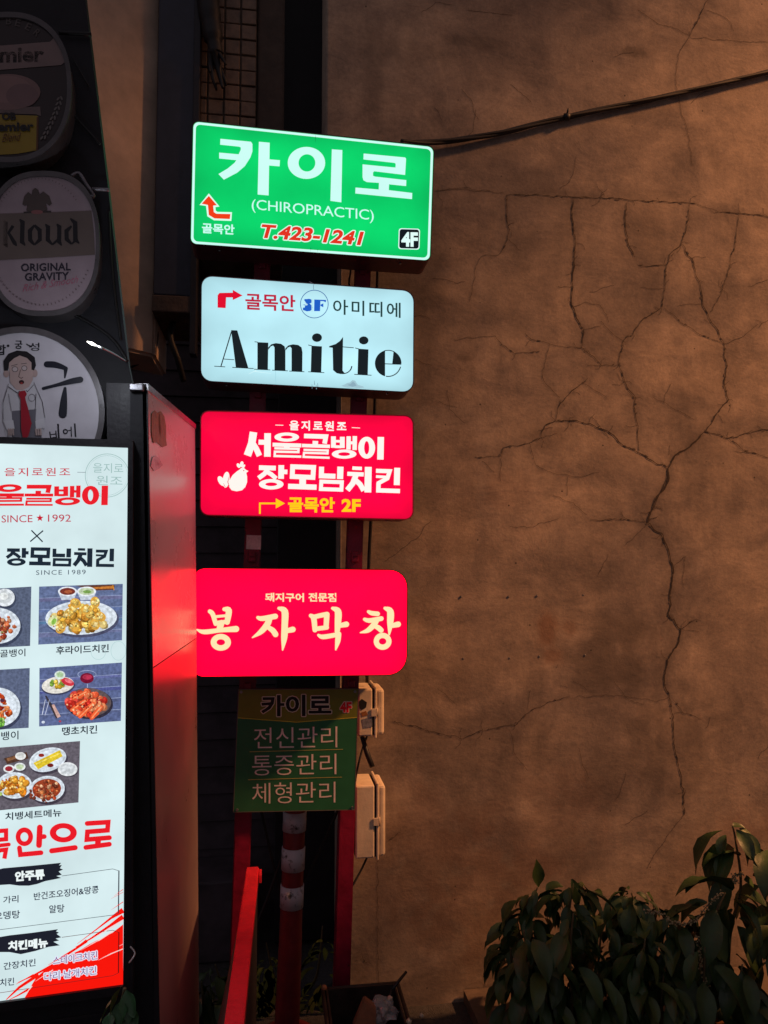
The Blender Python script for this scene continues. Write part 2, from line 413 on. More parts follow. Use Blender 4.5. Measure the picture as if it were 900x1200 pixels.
def wall_material():
    m = bpy.data.materials.new('cracked_stained_render'); m.use_nodes = True; nt = m.node_tree; b = nt.nodes['Principled BSDF']
    L = nt.links.new; N = nt.nodes.new
    b.inputs['Roughness'].default_value = 0.88; b.inputs['Specular IOR Level'].default_value = 0.25
    tc = N('ShaderNodeTexCoord')
    def nz(scale, detail=6, rough=0.6, sx=1, sz=1, dist=0.0):
        mp = N('ShaderNodeMapping'); mp.inputs['Scale'].default_value = (sx, 1, sz); L(tc.outputs['Object'], mp.inputs['Vector'])
        n = N('ShaderNodeTexNoise'); n.inputs['Scale'].default_value = scale; n.inputs['Detail'].default_value = detail; n.inputs['Roughness'].default_value = rough
        n.inputs['Distortion'].default_value = dist
        L(mp.outputs['Vector'], n.inputs['Vector']); return n.outputs['Fac']
    def ramp(f, p0, p1, c0, c1):
        r = N('ShaderNodeValToRGB'); e = r.color_ramp.elements
        e[0].position = p0; e[1].position = p1; e[0].color = (*c0, 1); e[1].color = (*c1, 1); L(f, r.inputs['Fac']); return r.outputs['Color']
    def mix(fac, a, c, mode='MIX'):
        x = N('ShaderNodeMix'); x.data_type = 'RGBA'; x.blend_type = mode
        if isinstance(fac, float): x.inputs[0].default_value = fac
        else: L(fac, x.inputs[0])
        L(a, x.inputs[6]) if not isinstance(a, tuple) else setattr(x.inputs[6], 'default_value', (*a, 1))
        L(c, x.inputs[7]) if not isinstance(c, tuple) else setattr(x.inputs[7], 'default_value', (*c, 1))
        return x.outputs[2]
    big = nz(1.5, 7, 0.62, 1.0, 1.5, 0.6); mid = nz(5, 8, 0.68, 1, 1.35, 0.4); fine = nz(70, 5, 0.7)
    streak = nz(7, 6, 0.6, 1.8, 0.3); trowel = nz(3.2, 8, 0.66, 0.7, 1.6, 0.5)
    c = ramp(big, 0.30, 0.72, (0.25, 0.222, 0.205), (0.50, 0.405, 0.31))
    c = mix(0.5, c, ramp(mid, 0.38, 0.63, (0.15, 0.125, 0.112), (0.57, 0.455, 0.345)))
    c = mix(0.42, c, ramp(trowel, 0.40, 0.62, (0.20, 0.172, 0.155), (0.54, 0.44, 0.34)))
    c = mix(0.16, c, ramp(streak, 0.36, 0.68, (0.16, 0.14, 0.12), (0.55, 0.45, 0.36)))
    c = mix(0.17, c, ramp(fine, 0.35, 0.66, (0.14, 0.12, 0.105), (0.60, 0.50, 0.41)))
    cloud = nz(3.0, 9, 0.72, 1.0, 1.1, 0.5)
    c = mix(1.0, c, ramp(cloud, 0.36, 0.60, (0.70, 0.70, 0.73), (1.16, 1.14, 1.12)), 'MULTIPLY')
    patch = ramp(nz(0.9, 5, 0.55, 1.2, 1.0, 0.8), 0.38, 0.64, (0.70, 0.70, 0.73), (1.20, 1.15, 1.08))
    c = mix(1.0, c, patch, 'MULTIPLY')
    at_ = N('ShaderNodeAttribute'); at_.attribute_name = 'stain'
    c = mix(at_.outputs['Fac'], c, (0.085, 0.068, 0.055))
    rust = N('ShaderNodeAttribute'); rust.attribute_name = 'rust'
    c = mix(rust.outputs['Fac'], c, (0.20, 0.085, 0.04))
    # pinholes
    vo = N('ShaderNodeTexVoronoi'); vo.inputs['Scale'].default_value = 11; L(tc.outputs['Object'], vo.inputs['Vector'])
    hole = ramp(vo.outputs['Distance'], 0.025, 0.05, (1, 1, 1), (0, 0, 0))
    c = mix(hole, c, (0.06, 0.05, 0.04))
    L(c, b.inputs['Base Color'])
    ad = N('ShaderNodeMath'); ad.operation = 'ADD'; L(mid, ad.inputs[0])
    ml = N('ShaderNodeMath'); ml.operation = 'MULTIPLY'; ml.inputs[1].default_value = 0.28; L(fine, ml.inputs[0]); L(ml.outputs[0], ad.inputs[1])
    a2 = N('ShaderNodeMath'); a2.operation = 'ADD'; L(ad.outputs[0], a2.inputs[0]); L(trowel, a2.inputs[1])
    bp = N('ShaderNodeBump'); bp.inputs['Strength'].default_value = 0.17; bp.inputs['Distance'].default_value = 0.02
    L(a2.outputs[0], bp.inputs['Height']); L(bp.outputs['Normal'], b.inputs['Normal'])
    return m
M['wall'] = wall_material()
# ------------------------------------------------------------ ground
YS, YW = 2.65, 3.02           # sign faces, cracked wall
def ground():
    bm = bmesh.new(); n = 40
    bmesh.ops.create_grid(bm, x_segments=n, y_segments=n, size=40)
    o = obj('ground', bm, M['asphalt']); o['kind'] = 'structure'
ground()

# ------------------------------------------------------------ cracked wall
def seg_dist(P, a, b):
    ab = b-a; t = np.clip(((P-a)@ab)/max(ab@ab, 1e-9), 0, 1)
    return np.linalg.norm(P-(a+t[:, None]*ab), axis=1)
def cv(o, s, pts): return [(o[0]+x/s, o[1]+y/s) for x, y in pts]
CR = []   # (pixel polyline, width in px, strength)
A2 = ((480, 200), 2.143)
for w, pts in [
    (1.5, [(242,62),(300,60),(410,66),(480,68),(560,74),(640,78),(715,83)]), (0.8, [(715,83),(775,104)]), (1.6, [(775,104),(830,108),(900,115),(960,118)]),
    (1.5, [(244,62),(242,95),(247,140),(248,172),(225,210)]), (0.9, [(225,210),(180,216),(165,240),(160,290),(150,330)]), (1.0, [(248,172),(275,200)]),
    (2.0, [(410,66),(408,120),(416,180),(412,240),(408,280),(406,335),(420,370),(437,400),(432,445)]),
    (1.8, [(545,80),(540,130),(550,190),(565,218)]),
    (1.5, [(703,85),(695,140),(680,185),(655,215),(645,238),(640,290),(632,345),(590,372),(560,405),(535,430),(525,485),(540,530),(565,570),(572,640),(576,705)]),
    (1.5, [(645,238),(612,241),(578,238)]), (0.9, [(640,296),(580,295)]),
    (1.6, [(680,185),(708,220),(725,280),(735,335),(760,380),(790,435)]), (0.8, [(708,220),(745,216)]), (0.8, [(735,335),(675,338)]),
    (1.3, [(825,112),(818,180),(800,250),(785,300),(755,355)]),
    (1.2, [(640,345),(680,378),(730,412),(790,435)]), (0.9, [(790,435),(840,415),(875,385)]),
    (1.8, [(790,435),(795,490),(790,540),(800,575),(770,610),(742,655)]), (2.4, [(742,655),(700,695),(665,715),(650,745)]),
    (2.8, [(650,745),(650,780),(620,820),(605,855),(597,885)]), (1.5, [(650,745),(640,790),(612,845)]),
    (1.6, [(742,655),(800,672),(850,660),(900,650),(960,640)]), (1.3, [(800,672),(845,705),(900,720),(960,730)]),
    (1.8, [(650,745),(610,730),(575,705),(530,685),(500,655),(450,635),(400,628),(365,628),(340,640),(330,670)]),
    (1.2, [(330,670),(300,683),(235,697),(225,716),(165,720)]), (1.0, [(235,697),(228,740),(228,780)]),
    (1.5, [(365,628),(378,580),(410,555),(440,530)]), (1.1, [(378,570),(345,540),(335,520),(340,480),(350,435)]), (1.2, [(350,435),(305,425),(290,408)]), (0.9, [(305,425),(292,440)]),
    (0.9, [(350,435),(395,445),(432,445)]), (1.3, [(432,445),(465,470),(480,490),(522,488)]), (1.1, [(445,490),(480,490)]),
    (0.9, [(406,342),(445,332),(470,335),(490,355),(500,382)]), (0.9, [(437,400),(480,390)]), (1.1, [(480,378),(510,410),(535,430)]),
    (1.2, [(215,415),(235,440),(265,460),(325,455)]), (0.7, [(110,425),(160,420),(215,415)]), (0.9, [(265,460),(258,475)]),
    (1.0, [(300,683),(315,740),(360,760)]), (0.8, [(360,760),(420,770),(475,758)]), (1.1, [(610,568),(650,590),(715,625)]), (1.0, [(435,535),(470,555),(495,572)]),
    (0.9, [(95,550),(100,600),(140,635)]), (0.8, [(360,815),(410,835),(445,865)]), (0.8, [(70,50),(145,45),(210,55)]), (0.8, [(145,45),(135,25)]),
    (1.0, [(372,290),(408,290)]), (0.9, [(330,670),(370,660)]), (0.9, [(870,375),(884,386)]), (0.8, [(850,290),(900,275)]),
    (0.8, [(395,770),(395,815)]), (0.8, [(500,655),(510,640)]), (0.8, [(650,715),(652,690)]), (0.7, [(15,475),(55,490)])]:
    CR.append((cv(*A2, pts), w))
A3 = ((430, 600), 1.915)
for w, pts in [
    (2.2, [(635,0),(630,25),(660,50),(675,80),(688,130),(682,180),(678,235),(705,262),(700,290),(675,330),(665,375),(678,415)]),
    (1.8, [(678,415),(686,455),(690,530),(710,620),(712,680)]), (1.0, [(712,680),(690,705),(650,765),(630,800)]),
    (1.8, [(705,262),(730,245)]), (1.0, [(705,262),(745,268)]), (1.4, [(630,25),(580,15),(500,18)]), (0.8, [(690,120),(715,100)]), (0.8, [(715,100),(710,165)]),
    (1.0, [(320,32),(360,35),(430,15)]), (1.3, [(60,470),(120,485),(210,508),(260,490),(330,478),(370,445),(410,425),(455,415)]),
    (1.0, [(320,490),(335,550),(360,580)]), (1.1, [(475,530),(485,570),(500,598)]), (1.0, [(678,415),(650,425)]), (0.7, [(650,425),(560,410),(470,415)]),
    (1.2, [(686,420),(710,450),(750,465)]), (1.1, [(688,452),(710,450)]), (1.0, [(145,20),(110,60),(40,110)]), (0.8, [(625,28),(580,75)]),
    (0.7, [(540,95),(520,140)]), (0.8, [(360,440),(367,400)]), (0.7, [(425,350),(428,340)]), (0.9, [(435,390),(450,394)])]:
    CR.append((cv(*A3, pts), w))
A1 = ((370, 0), 1.698)
for w, pts in [(1.4, [(780,0),(745,70)]), (1.0, [(745,70),(720,110),(715,160),(730,230),(745,290),(750,330)]), (0.9, [(745,70),(690,50),(640,20)]),
    (0.7, [(745,75),(830,80),(900,85)]), (0.8, [(270,10),(240,5),(210,25)]), (0.8, [(235,380),(300,378),(375,385)]), (0.7, [(300,20),(390,30)]), (0.6, [(560,370),(575,390)])]:
    CR.append((cv(*A1, pts), w))
CR.append(([(443,1008),(442,1060),(443,1110),(443,1168)], 1.1)); CR.append(([(425,1120),(428,1128)], 1.6)); CR.append(([(455,985),(470,975)], 1.2))

def build_wall():
    wp = front(YW)
    t = thing('cracked_wall', 'tall brown rendered wall covered in branching cracks', 'wall', (1.7, YW, 0))
    xl_up = at(381.5, 80, YW).x; xl_lo = at(399, 700, YW).x; zj = at(400, 215, YW).z
    x1, z1, d = 4.2, 5.6, 0.012
    nx = int((x1-xl_up)/d); nz = int(z1/d)
    xs = np.linspace(xl_up, x1, nx+1); zs = np.linspace(0, z1, nz+1)
    X, Z = np.meshgrid(xs, zs); Xf = X.copy()
    # the lower part of the wall ends a little further right
    lo = zs < zj
    X[lo] = np.maximum(X[lo], xl_lo)
    P = np.stack([X.ravel(), Z.ravel()], 1)
    stain = np.zeros(len(P)); rust = np.zeros(len(P)); dep = np.zeros(len(P))
    rng = np.random.default_rng(3)
    for pts, w in CR:
        W = [wp.P(*p) for p in pts]
        for a, b in zip(W, W[1:]):
            a2, b2 = np.array([a.x, a.z]), np.array([b.x, b.z])
            lo_, hi = np.minimum(a2, b2)-0.15, np.maximum(a2, b2)+0.15
            sel = np.where((P[:, 0] > lo_[0]) & (P[:, 0] < hi[0]) & (P[:, 1] > lo_[1]) & (P[:, 1] < hi[1]))[0]
            if not len(sel): continue
            dd = seg_dist(P[sel], a2, b2)
            stain[sel] = np.maximum(stain[sel], 0.10*w*np.exp(-(dd/0.016)**2)+0.07*w*np.exp(-(dd/0.05)**2))
            dep[sel] = np.maximum(dep[sel], 0.0003*w*np.exp(-(dd/0.012)**2))
    def spot(px, py, rx, ry, amt, arr):
        c = wp.P(px, py); k = 3.06/900
        q = ((P[:, 0]-c.x)/(rx*k))**2+((P[:, 1]-c.z)/(ry*k))**2
        sel = np.where(q < 6)[0]
        nn = np.array([noise.fractal(Vector((P[i, 0]*9, P[i, 1]*9, px*0.1)), 0.9, 2.0, 4) for i in sel])
        arr[sel] = np.maximum(arr[sel], amt*np.clip(1.75*np.exp(-q[sel]*0.9)*(1+1.5*nn)-0.08, 0, 1))
    for px, py, rx, ry, am in [(715,765,52,42,.50),(790,870,55,60,.38),(525,800,60,30,.34),(540,640,40,30,.25),(620,770,26,40,.25),(640,512,22,14,.45),(540,425,12,12,.55),
        (500,640,50,60,.30),(590,880,60,40,.30),(700,660,22,30,.28),(690,900,60,40,.25),(560,900,50,70,.30),(490,860,30,60,.28),(640,720,50,60,.22),(760,290,35,40,.28),
        (560,50,30,8,.4),(470,60,60,12,.25),(735,60,22,6,.55),(835,190,10,14,.30),(760,230,40,8,.3),(655,225,20,4,.4),(520,1080,60,80,.35),(640,1000,60,30,.22),(560,1160,120,40,.5),
        (820,520,50,70,.22),(600,330,40,60,.20),(500,330,20,60,.30),(450,560,25,90,.34),(690,520,60,30,.22),(850,420,30,30,.25),(440,80,10,60,.25),(470,1130,40,40,.35)]:
        spot(px, py, rx, ry, am, stain)
    for px, py, rx, ry, am in [(640,738,12,16,.55),(668,735,8,8,.35),(648,768,10,8,.45),(560,1040,90,70,.30),(650,960,60,50,.16),(470,1010,40,60,.20),(590,575,30,20,.15),(880,1000,60,40,.25),(500,980,20,60,.22)]:
        spot(px, py, rx, ry, am, rust)
    Y = np.array([0.0025*noise.fractal(Vector((x*1.6, z*1.6, 3.3)), 0.9, 2.0, 3) for x, z in P])+dep
    n = nx+1
    V = [(P[i, 0]-1.7, Y[i], P[i, 1]) for i in range(len(P))]
    Fc = [(j*n+i, j*n+i+1, (j+1)*n+i+1, (j+1)*n+i) for j in range(nz) for i in range(nx)]
    # side and back so the wall has its thickness
    nv = len(V); T = 0.22
    for j in range(nz+1):
        V.append((X[j, 0]-1.7, T, zs[j]))
    Fc += [(j*n, (j+1)*n, nv+j+1, nv+j) for j in range(nz)]
    b0 = len(V); V += [(x1-1.7, T, 0), (x1-1.7, T, z1)]
    Fc.append((b0, b0+1, *[nv+j for j in range(nz, -1, -1)]))
    me = bpy.data.meshes.new('render_coat'); me.from_pydata(V, [], Fc); me.update()
    for nm, arr in (('stain', stain), ('rust', rust)):
        a = me.attributes.new(nm, 'FLOAT', 'POINT'); full = np.zeros(len(V)); full[:len(P)] = np.clip(arr, 0, 0.9); a.data.foreach_set('value', full)
    me.materials.append(M['wall'])
    for p in me.polygons: p.use_smooth = len(p.vertices) == 4
    o = bpy.data.objects.new('render_coat', me); COL.objects.link(o); o.parent = t
    # the crack lines themselves: jagged, dirt-filled, uneven in width
    bm = bmesh.new()
    def yat(x, z): return 0.0025*noise.fractal(Vector((x*1.6, z*1.6, 3.3)), 0.9, 2.0, 3)
    def ribbon(pts, w0):
        q = []
        for a, b in zip(pts, pts[1:]):
            a, b = Vector(a), Vector(b); k = max(1, int((b-a).length/3.2))
            for i in range(k): q.append(a.lerp(b, i/k))
        q.append(Vector(pts[-1])); m = len(q)
        ph = random.uniform(0, 99)
        for i in range(m):
            e = 1.0 if 0 < i < m-1 else 0.3
            q[i] += Vector((noise.noise(Vector((i*0.33, ph, 0)))*2.2+random.uniform(-.5, .5), noise.noise(Vector((i*0.33, ph, 9)))*2.2+random.uniform(-.5, .5)))*e
        l = []; r = []
        for i in range(m):
            d = (q[min(i+1, m-1)]-q[max(i-1, 0)]).normalized(); nn = Vector((-d.y, d.x))
            tp = min(1, min(i, m-1-i)/5+0.35)
            ww = w0*0.47*max(.75, (w0/1.45)**.7)*tp*(0.72+0.75*noise.noise(Vector((i*0.5, ph, 4)))+random.uniform(-.12, .15))
            ww = max(ww, 0.28)
            for s, arr in ((1, l), (-1, r)):
                p = wp.P(*(q[i]+nn*s*ww*0.62)); p.y = YW+yat(p.x, p.z)-0.0012; arr.append(bm.verts.new(p))
        for i in range(m-1): bm.faces.new((l[i], l[i+1], r[i+1], r[i]))
    for pts, w in CR:
        ribbon(pts, w)
        if w >= 1.3:      # hairline branches off the wide cracks
            for _ in range(int(len(pts)*0.9)):
                a = Vector(random.choice(pts)); ang = random.uniform(0, 6.28); L = random.uniform(5, 15)
                ribbon([a, a+Vector((math.cos(ang), math.sin(ang)))*L*0.5, a+Vector((math.cos(ang+.4), math.sin(ang+.4)))*L], 0.5)
    for _ in range(26):
        a = Vector((random.uniform(470, 890), random.uniform(20, 950))); ang = random.uniform(0, 6.28); pts = [a]
        for k in range(random.randint(2, 4)):
            ang += random.uniform(-.6, .6); pts.append(pts[-1]+Vector((math.cos(ang), math.sin(ang)))*random.uniform(6, 14))
        ribbon(pts, 0.42)
    obj('crack_line', bm, M['crack'], t)
    bm = bmesh.new()      # chipped edges along the wide cracks
    for pts, w in CR:
        if w < 1.2: continue
        for a, b in zip(pts, pts[1:]):
            a, b = Vector(a), Vector(b); L = (b-a).length
            for _ in range(int(L/9*w*0.5+random.random()*.6)):
                c = a.lerp(b, random.random()); nn = (b-a).normalized(); pr = Vector((-nn.y, nn.x)); c += pr*random.uniform(-1.1, 1.1)
                rx, ry = random.uniform(.8, 3.4), random.uniform(.35, 1.0); k = 7; vs = []
                for i in range(k):
                    an = 6.283*i/k; q = c+nn*math.cos(an)*rx*random.uniform(.6, 1.2)+pr*math.sin(an)*ry*random.uniform(.6, 1.3)
                    p = wp.P(*q); p.y = YW+yat(p.x, p.z)-0.0007-random.random()*.0003; vs.append(bm.verts.new(p))
                bm.faces.new(vs)
    obj('chipped_edge', bm, M['chip'], t)
    return t
build_wall()

# added unseen blocks to the right: they keep the lamp off everything but the wall
tag(obj('lamp_blocker_tall', box((3.9, -6.0, 0), (4.3, 1.50, 9.0), .02), M['beige']), 'tall unseen block added to keep lamp light off the side panel', 'light blocker')
bm = bmesh.new(); add_box(bm, (3.9, 1.501, 4.9), (4.3, 1.80, 5.98), .01)
tag(obj('lamp_blocker_small', bm, M['beige']), 'small unseen block added to shade the lower column from the lamp', 'balcony')  # added block, shades the column's lower part from the lamp
tag(obj('lamp_blocker_low', box((2.6, -1.0, 0), (2.85, 2.24, 2.75), .02), M['beige']), 'low unseen block added to keep lamp light off the plants', 'pier')  # added block, keeps the lamp off the front of the plants

# wall plugs left by an old board, two rows of four
def anchors():
    wp = front(YW); proto = None
    names = ['leftmost', 'second from the left', 'third from the left', 'rightmost']
    for row, pts in (('upper', [(540.5,699),(596,699),(629.5,698),(683.5,697)]), ('lower', [(543,771.5),(597,771),(632,769),(685.5,767.5)])):
        for k, (px, py) in enumerate(pts):
            p = wp.P(px, py)
            if proto is None:
                bm = bmesh.new()
                add_tube(bm, [(0, 0.006, 0), (0, -0.0018, 0)], 0.0050, 10); add_tube(bm, [(0, -0.0018, 0), (0, -0.003, 0)], [0.0030, 0.0015], 8)
                o = proto = obj('wall_plug', bm, [M['kerb']])
            else:
                o = proto.copy(); COL.objects.link(o)
            o.location = (p.x, YW, p.z)
            tag(o, f'small metal wall plug, {names[k]} in the {row} row of four', 'wall plug', 'metal plugs in the cracked wall')
anchors()

# ------------------------------------------------------------ alley behind and beside the signs
def alley():
    # beige column hanging down at the left, its foot above the dark siding
    Y0 = 3.075
    a = at(88, 411, Y0); b = at(182, -60, Y0); c = at(179, 411, Y0)
    t = thing('wall_column', 'beige rendered column beside the beer signs, orange light on its upper part', 'column', (a.x, Y0, a.z))
    bm = bmesh.new(); q = [Vector((a.x, Y0-.22, a.z)), Vector((c.x, Y0+.05, a.z)), Vector((c.x, Y0+.05, 5.2)), Vector((a.x, Y0-.22, 5.2))]; add_hull8(bm, q+[v+Vector((0, .35, 0)) for v in q]); fix(bm); bmesh.ops.bevel(bm, geom=bm.edges[:], offset=.012, segments=3, affect='EDGES'); obj('shaft', bm, M['beige'], t)
    # dark casing right of it
    Y1 = 3.055
    a = at(178, 366, Y1); c = at(227, 366, Y1); lip = at(178, 345, Y1).z
    t = thing('dark_casing', 'tall dark blue grey casing left of the green sign, paler along its foot', 'casing', (a.x, Y1, a.z))
    bm = bmesh.new(); add_box(bm, (a.x+0.004, Y1, lip), (c.x, Y1+0.4, 5.2), 0.006); obj('casing_body', bm, M['blue_grey'], t)
    bm = bmesh.new(); add_box(bm, (a.x, Y1-0.012, a.z), (c.x+0.004, Y1+0.4, lip-0.003), 0.006); obj('casing_lip', bm, M['brown_col'], t)
    bm = bmesh.new()
    e = at(205, 420, 3.15); add_tube(bm, spline([(e.x, 3.2, a.z+0.05), (e.x-.02, 3.15, a.z-.06), (e.x+.01, 3.15, e.z), (e.x+.03, 3.2, e.z-.08)], 5), 0.013, 8)
    add_tube(bm, spline([(e.x-.1, 3.25, a.z+0.02), (e.x-.08, 3.2, a.z-.05), (e.x-.10, 3.2, a.z-.13), (e.x-.2, 3.3, a.z-.16)], 5), 0.008, 8)
    tag(obj('drain_hose', bm, M['rubber']), 'black hose hanging below the dark casing', 'hose')
    a = at(228, 0, 3.04); c = at(236, 0, 3.04); zb = at(230, 415, 3.04).z
    tag(obj('downpipe', box((a.x, 3.04, zb), (c.x, 3.10, 5.2), 0.004), M['black_metal']), 'narrow black square downpipe between the casing and the tiled wall', 'downpipe')
    # tiled wall
    Y2 = 3.11
    x0 = at(225, 50, Y2).x; x1 = at(301, 50, Y2).x; zt = 5.2; zb = at(260, 300, Y2).z
    t = thing('tiled_wall', 'old brown square tiled wall above the green sign', 'wall', (x0, Y2, zb))
    bm = bmesh.new(); add_box(bm, (x0, Y2+0.008, zb), (x1, Y2+0.3, zt)); obj('grout_bed', bm, M['grout'], t)
    k = at(283, 50, Y2).x-at(264, 50, Y2).x; bm = bmesh.new(); rng = random.Random(4)
    ncol = int((x1-x0)/k)+1; xx = x1
    for i in range(ncol):
        z = zb; 
        while z < zt-k:
            if rng.random() > 0.04:
                g = 0.0025+rng.random()*0.0015; dy = rng.uniform(-.003, .003)
                lo = Vector((max(xx-k+g, x0), Y2+dy, z+g)); hi = Vector((xx-g, Y2+0.012, z+k-g))
                if hi.x-lo.x > 0.01: add_box(bm, lo, hi, 0.003)
            z += k
        xx -= k
    obj('tile', bm, M['tile'], t)['kind'] = 'stuff'
    # brown pilaster right of the tiles and the black recess
    a = at(302, 0, 3.13); c = at(334, 0, 3.13)
    tag(obj('pilaster', box((a.x, 3.13, zb), (c.x, 3.5, 5.2), 0.01), M['brown_col']), 'dim brown pilaster just right of the tiled wall', 'pilaster')
    a = at(330, 0, 3.55); c = at(400, 0, 3.55)
    tag(obj('recess_shade_sheet', box((a.x, 3.55, 0.02), (c.x+0.1, 3.62, 5.2), 0.005), M['black_metal']), 'black sheet standing in for shade in the recess between pilaster and cracked wall', 'dark sheet')  # dark sheet stands for the shade deep in the gap
    # ragged bundle of black cables in front of the tiles
    Y3 = 3.04; rng = random.Random(9)
    t = thing('cable_bundle', 'black bundle of cables with frayed ends hanging in front of the tiled wall', 'cable bundle', at(249, 60, Y3))
    bm = bmesh.new()
    def W(px, py, dy=0): return at(px, py, Y3+dy)
    add_tube(bm, spline([W(241,-60), W(243,-10), W(246,20), W(250,45), W(253,64)], 5), [0.046]*11+[0.040]*5+[0.030]*5, 10)
    for k in range(7):
        add_tube(bm, spline([W(236+3*k,-40,rng.uniform(-.03,.0)), W(238+2.2*k,0,-.02), W(243+1.5*k,30,-.015), W(247+k,58,-.01)], 5), 0.008, 6)
    obj('sheath', bm, M['rubber'], t)
    for pts, w in [([(250,58),(254,72),(258,90),(261,103)], .020), ([(248,60),(247,75),(250,92),(254,106)], .017), ([(252,58),(259,66),(265,76)], .013), ([(251,60),(256,76),(263,92),(265,101)], .014), ([(246,58),(245,70),(246,84)], .012)]:
        bm = bmesh.new(); q = spline([W(x, y, rng.uniform(-.02, .02)) for x, y in pts], 5); add_tube(bm, q, [w*(1-.75*i/(len(q)-1)) for i in range(len(q))], 7)
        obj('loose_end', bm, M['rubber'], t)
    # dark siding at the back of the alley
    Y4 = 3.75
    a = at(60, 700, Y4); c = at(440, 700, Y4); zt = at(200, 400, Y4).z
    t = thing('back_siding', 'dark horizontal siding at the back of the alley behind the sign posts', 'wall', (a.x, Y4, 0))
    bm = bmesh.new(); z = 0.0; k = 0.125
    while z < zt:
        vs = [(a.x, Y4-0.012, z), (c.x, Y4-0.012, z), (c.x, Y4, z+k-0.005), (a.x, Y4, z+k-0.005)]
        bk = [(x, Y4+0.1, zz) for x, _, zz in vs]
        add_hull8(bm, [Vector(v) for v in vs]+[Vector(v) for v in bk]); z += k
    fix(bm); obj('board', bm, M['siding'], t)
    bm = bmesh.new(); add_box(bm, (at(200, 1100, 3.45).x, 3.45, .001), (-.12, 3.74, .34), .01); tag(obj('ground_shade_block', bm, M['siding']), 'low dark block added to hide lamp-lit ground behind the bollard', 'dark block')  # added dark block covering ground the lamp would light
    tag(obj('far_wall', box((-3.4, 4.4, 0), (0.6, 4.6, 6.0)), M['siding']), 'black unlit rear wall closing off the alley', 'wall')
alley()

# ------------------------------------------------------------ red sign frame
def post_line(c0, c1, Y):
    return at(c0[0], c0[1], Y), at(c1[0], c1[1], Y)
def sign_frame():
    Yf, Yb, hw = 2.79, 2.84, 0.029
    t = thing('sign_rack', 'red steel rack of two posts that carries the stacked signs', 'sign rack', at(345, 1150, Yf))
    t.location.z = 0
    posts = []
    for a, b in (((308, 290), (280, 1100)), ((426.5, 290), (402.5, 1100))):
        p, q = at(*a, Yf), at(*b, Yf); d = (q-p)/(q.z-p.z)
        top = p+d*(at(300, 170, Yf).z-p.z); bot = q+d*(0-q.z)
        posts.append((top, bot)); bm = bmesh.new()
        c = [Vector((top.x-hw, Yf, top.z)), Vector((top.x+hw, Yf, top.z)), Vector((bot.x+hw, Yf, 0)), Vector((bot.x-hw, Yf, 0))]
        add_hull8(bm, c+[v+Vector((0, Yb-Yf, 0)) for v in c]); fix(bm)
        bmesh.ops.bevel(bm, geom=bm.edges[:], offset=0.004, segments=2, affect='EDGES')
        obj('post', bm, M['red_steel'], t)
    def px(i, z):
        top, bot = posts[i]; f = z/top.z; return bot.x+(top.x-bot.x)*f
    for py in (215, 390, 545, 730):
        z = at(360, py, Yf).z; bm = bmesh.new()
        add_box(bm, (px(0, z)+hw+.001, Yf+.008, z-.015), (px(1, z)-hw-.001, Yf+.038, z+.015), .003); obj('crossbar', bm, M['red_steel'], t)
    for py in (300, 315, 465, 650, 655, 802):
        for i in (0, 1):
            z = at(360, py, Yf).z; bm = bmesh.new()
            add_box(bm, (px(i, z)-.012, Yf-.016, z-.012), (px(i, z)+.012, Yf-.001, z+.012), .003); obj('bracket', bm, M['red_steel'], t)
    # base plates
    for i in (0, 1):
        bm = bmesh.new(); add_box(bm, (posts[i][1].x-.07, Yf-.05, .001), (posts[i][1].x+.07, Yb+.05, .010), .002); obj('base_plate', bm, M['red_steel'], t)
    bm = bmesh.new(); pl = front(Yf)
    slab(bm, pl, [(289,627),(306,627.5),(305.5,644),(288.5,643.5)], 0.0015, 0.0003); fix(bm)
    obj('sticker', bm, M['white_ink'], t, label='torn white sticker on the left post')
    return posts
POSTS = sign_frame()
def braces():
    for n, (a, b) in enumerate((((305, 945), (333, 1060)), ((398, 945), (352, 1040)), ((330, 1005), (300, 1085)))):
        bm = bmesh.new(); add_tube(bm, spline([at(*a, 2.90), at((a[0]+b[0])/2, (a[1]+b[1])/2+4, 2.905), at(*b, 2.91)], 5), 0.0055, 7)
        o = obj('loose_cable', bm, M['rubber'])
        tag(o, ['black cable slanting down beside the left red post', 'black cable slanting down beside the right red post', 'short black cable crossing low between the posts and the bollard'][n], 'cable', 'cables between the red posts')
braces()
# ------------------------------------------------------------ backlit signs
C3 = (200, 120, 2.727); C4 = (200, 300, 2.727); C5 = (200, 470, 2.727); C6 = (200, 640, 2.727)
def sign_box(label, quad, rad, face, cab, depth=0.13, rim=1.4, rimmat=None, group='stacked backlit signs on the red frame'):
    pl = front(YS)
    cx = sum(p[0] for p in quad)/4; cy = max(p[1] for p in quad)
    t = thing('lightbox_sign', label, 'sign', pl.P(cx, cy)+Vector((0, depth, 0)), group)
    outer = rquad(quad, rad); inner = rquad(inset(quad, rim), [max(1, r-rim) for r in (rad if isinstance(rad, (list, tuple)) else [rad]*4)])
    bm = bmesh.new(); slab(bm, pl, outer, -0.005, -depth); fix(bm); obj('cabinet', bm, M[cab], t)
    bm = bmesh.new(); slab(bm, pl, inner, 0.0, -0.0045); fix(bm); obj('face', bm, M[face], t)
    bm = bmesh.new(); ring_slab(bm, pl, outer, inset_pts(inner, .05), 0.003, -0.0048); fix(bm); obj('frame', bm, M[rimmat or cab], t)
    # screws along the underside
    for f in (0.12, 0.88):
        p = pl.P(quad[3][0]+(quad[2][0]-quad[3][0])*f, quad[3][1]+(quad[2][1]-quad[3][1])*f)+Vector((0, 0.03, -0.001))
        bm = bmesh.new(); add_tube(bm, [p, p-Vector((0, 0, .004))], 0.005, 8); obj('screw', bm, M['steel'], t)
    return t, pl
def inset_pts(p, d): return p
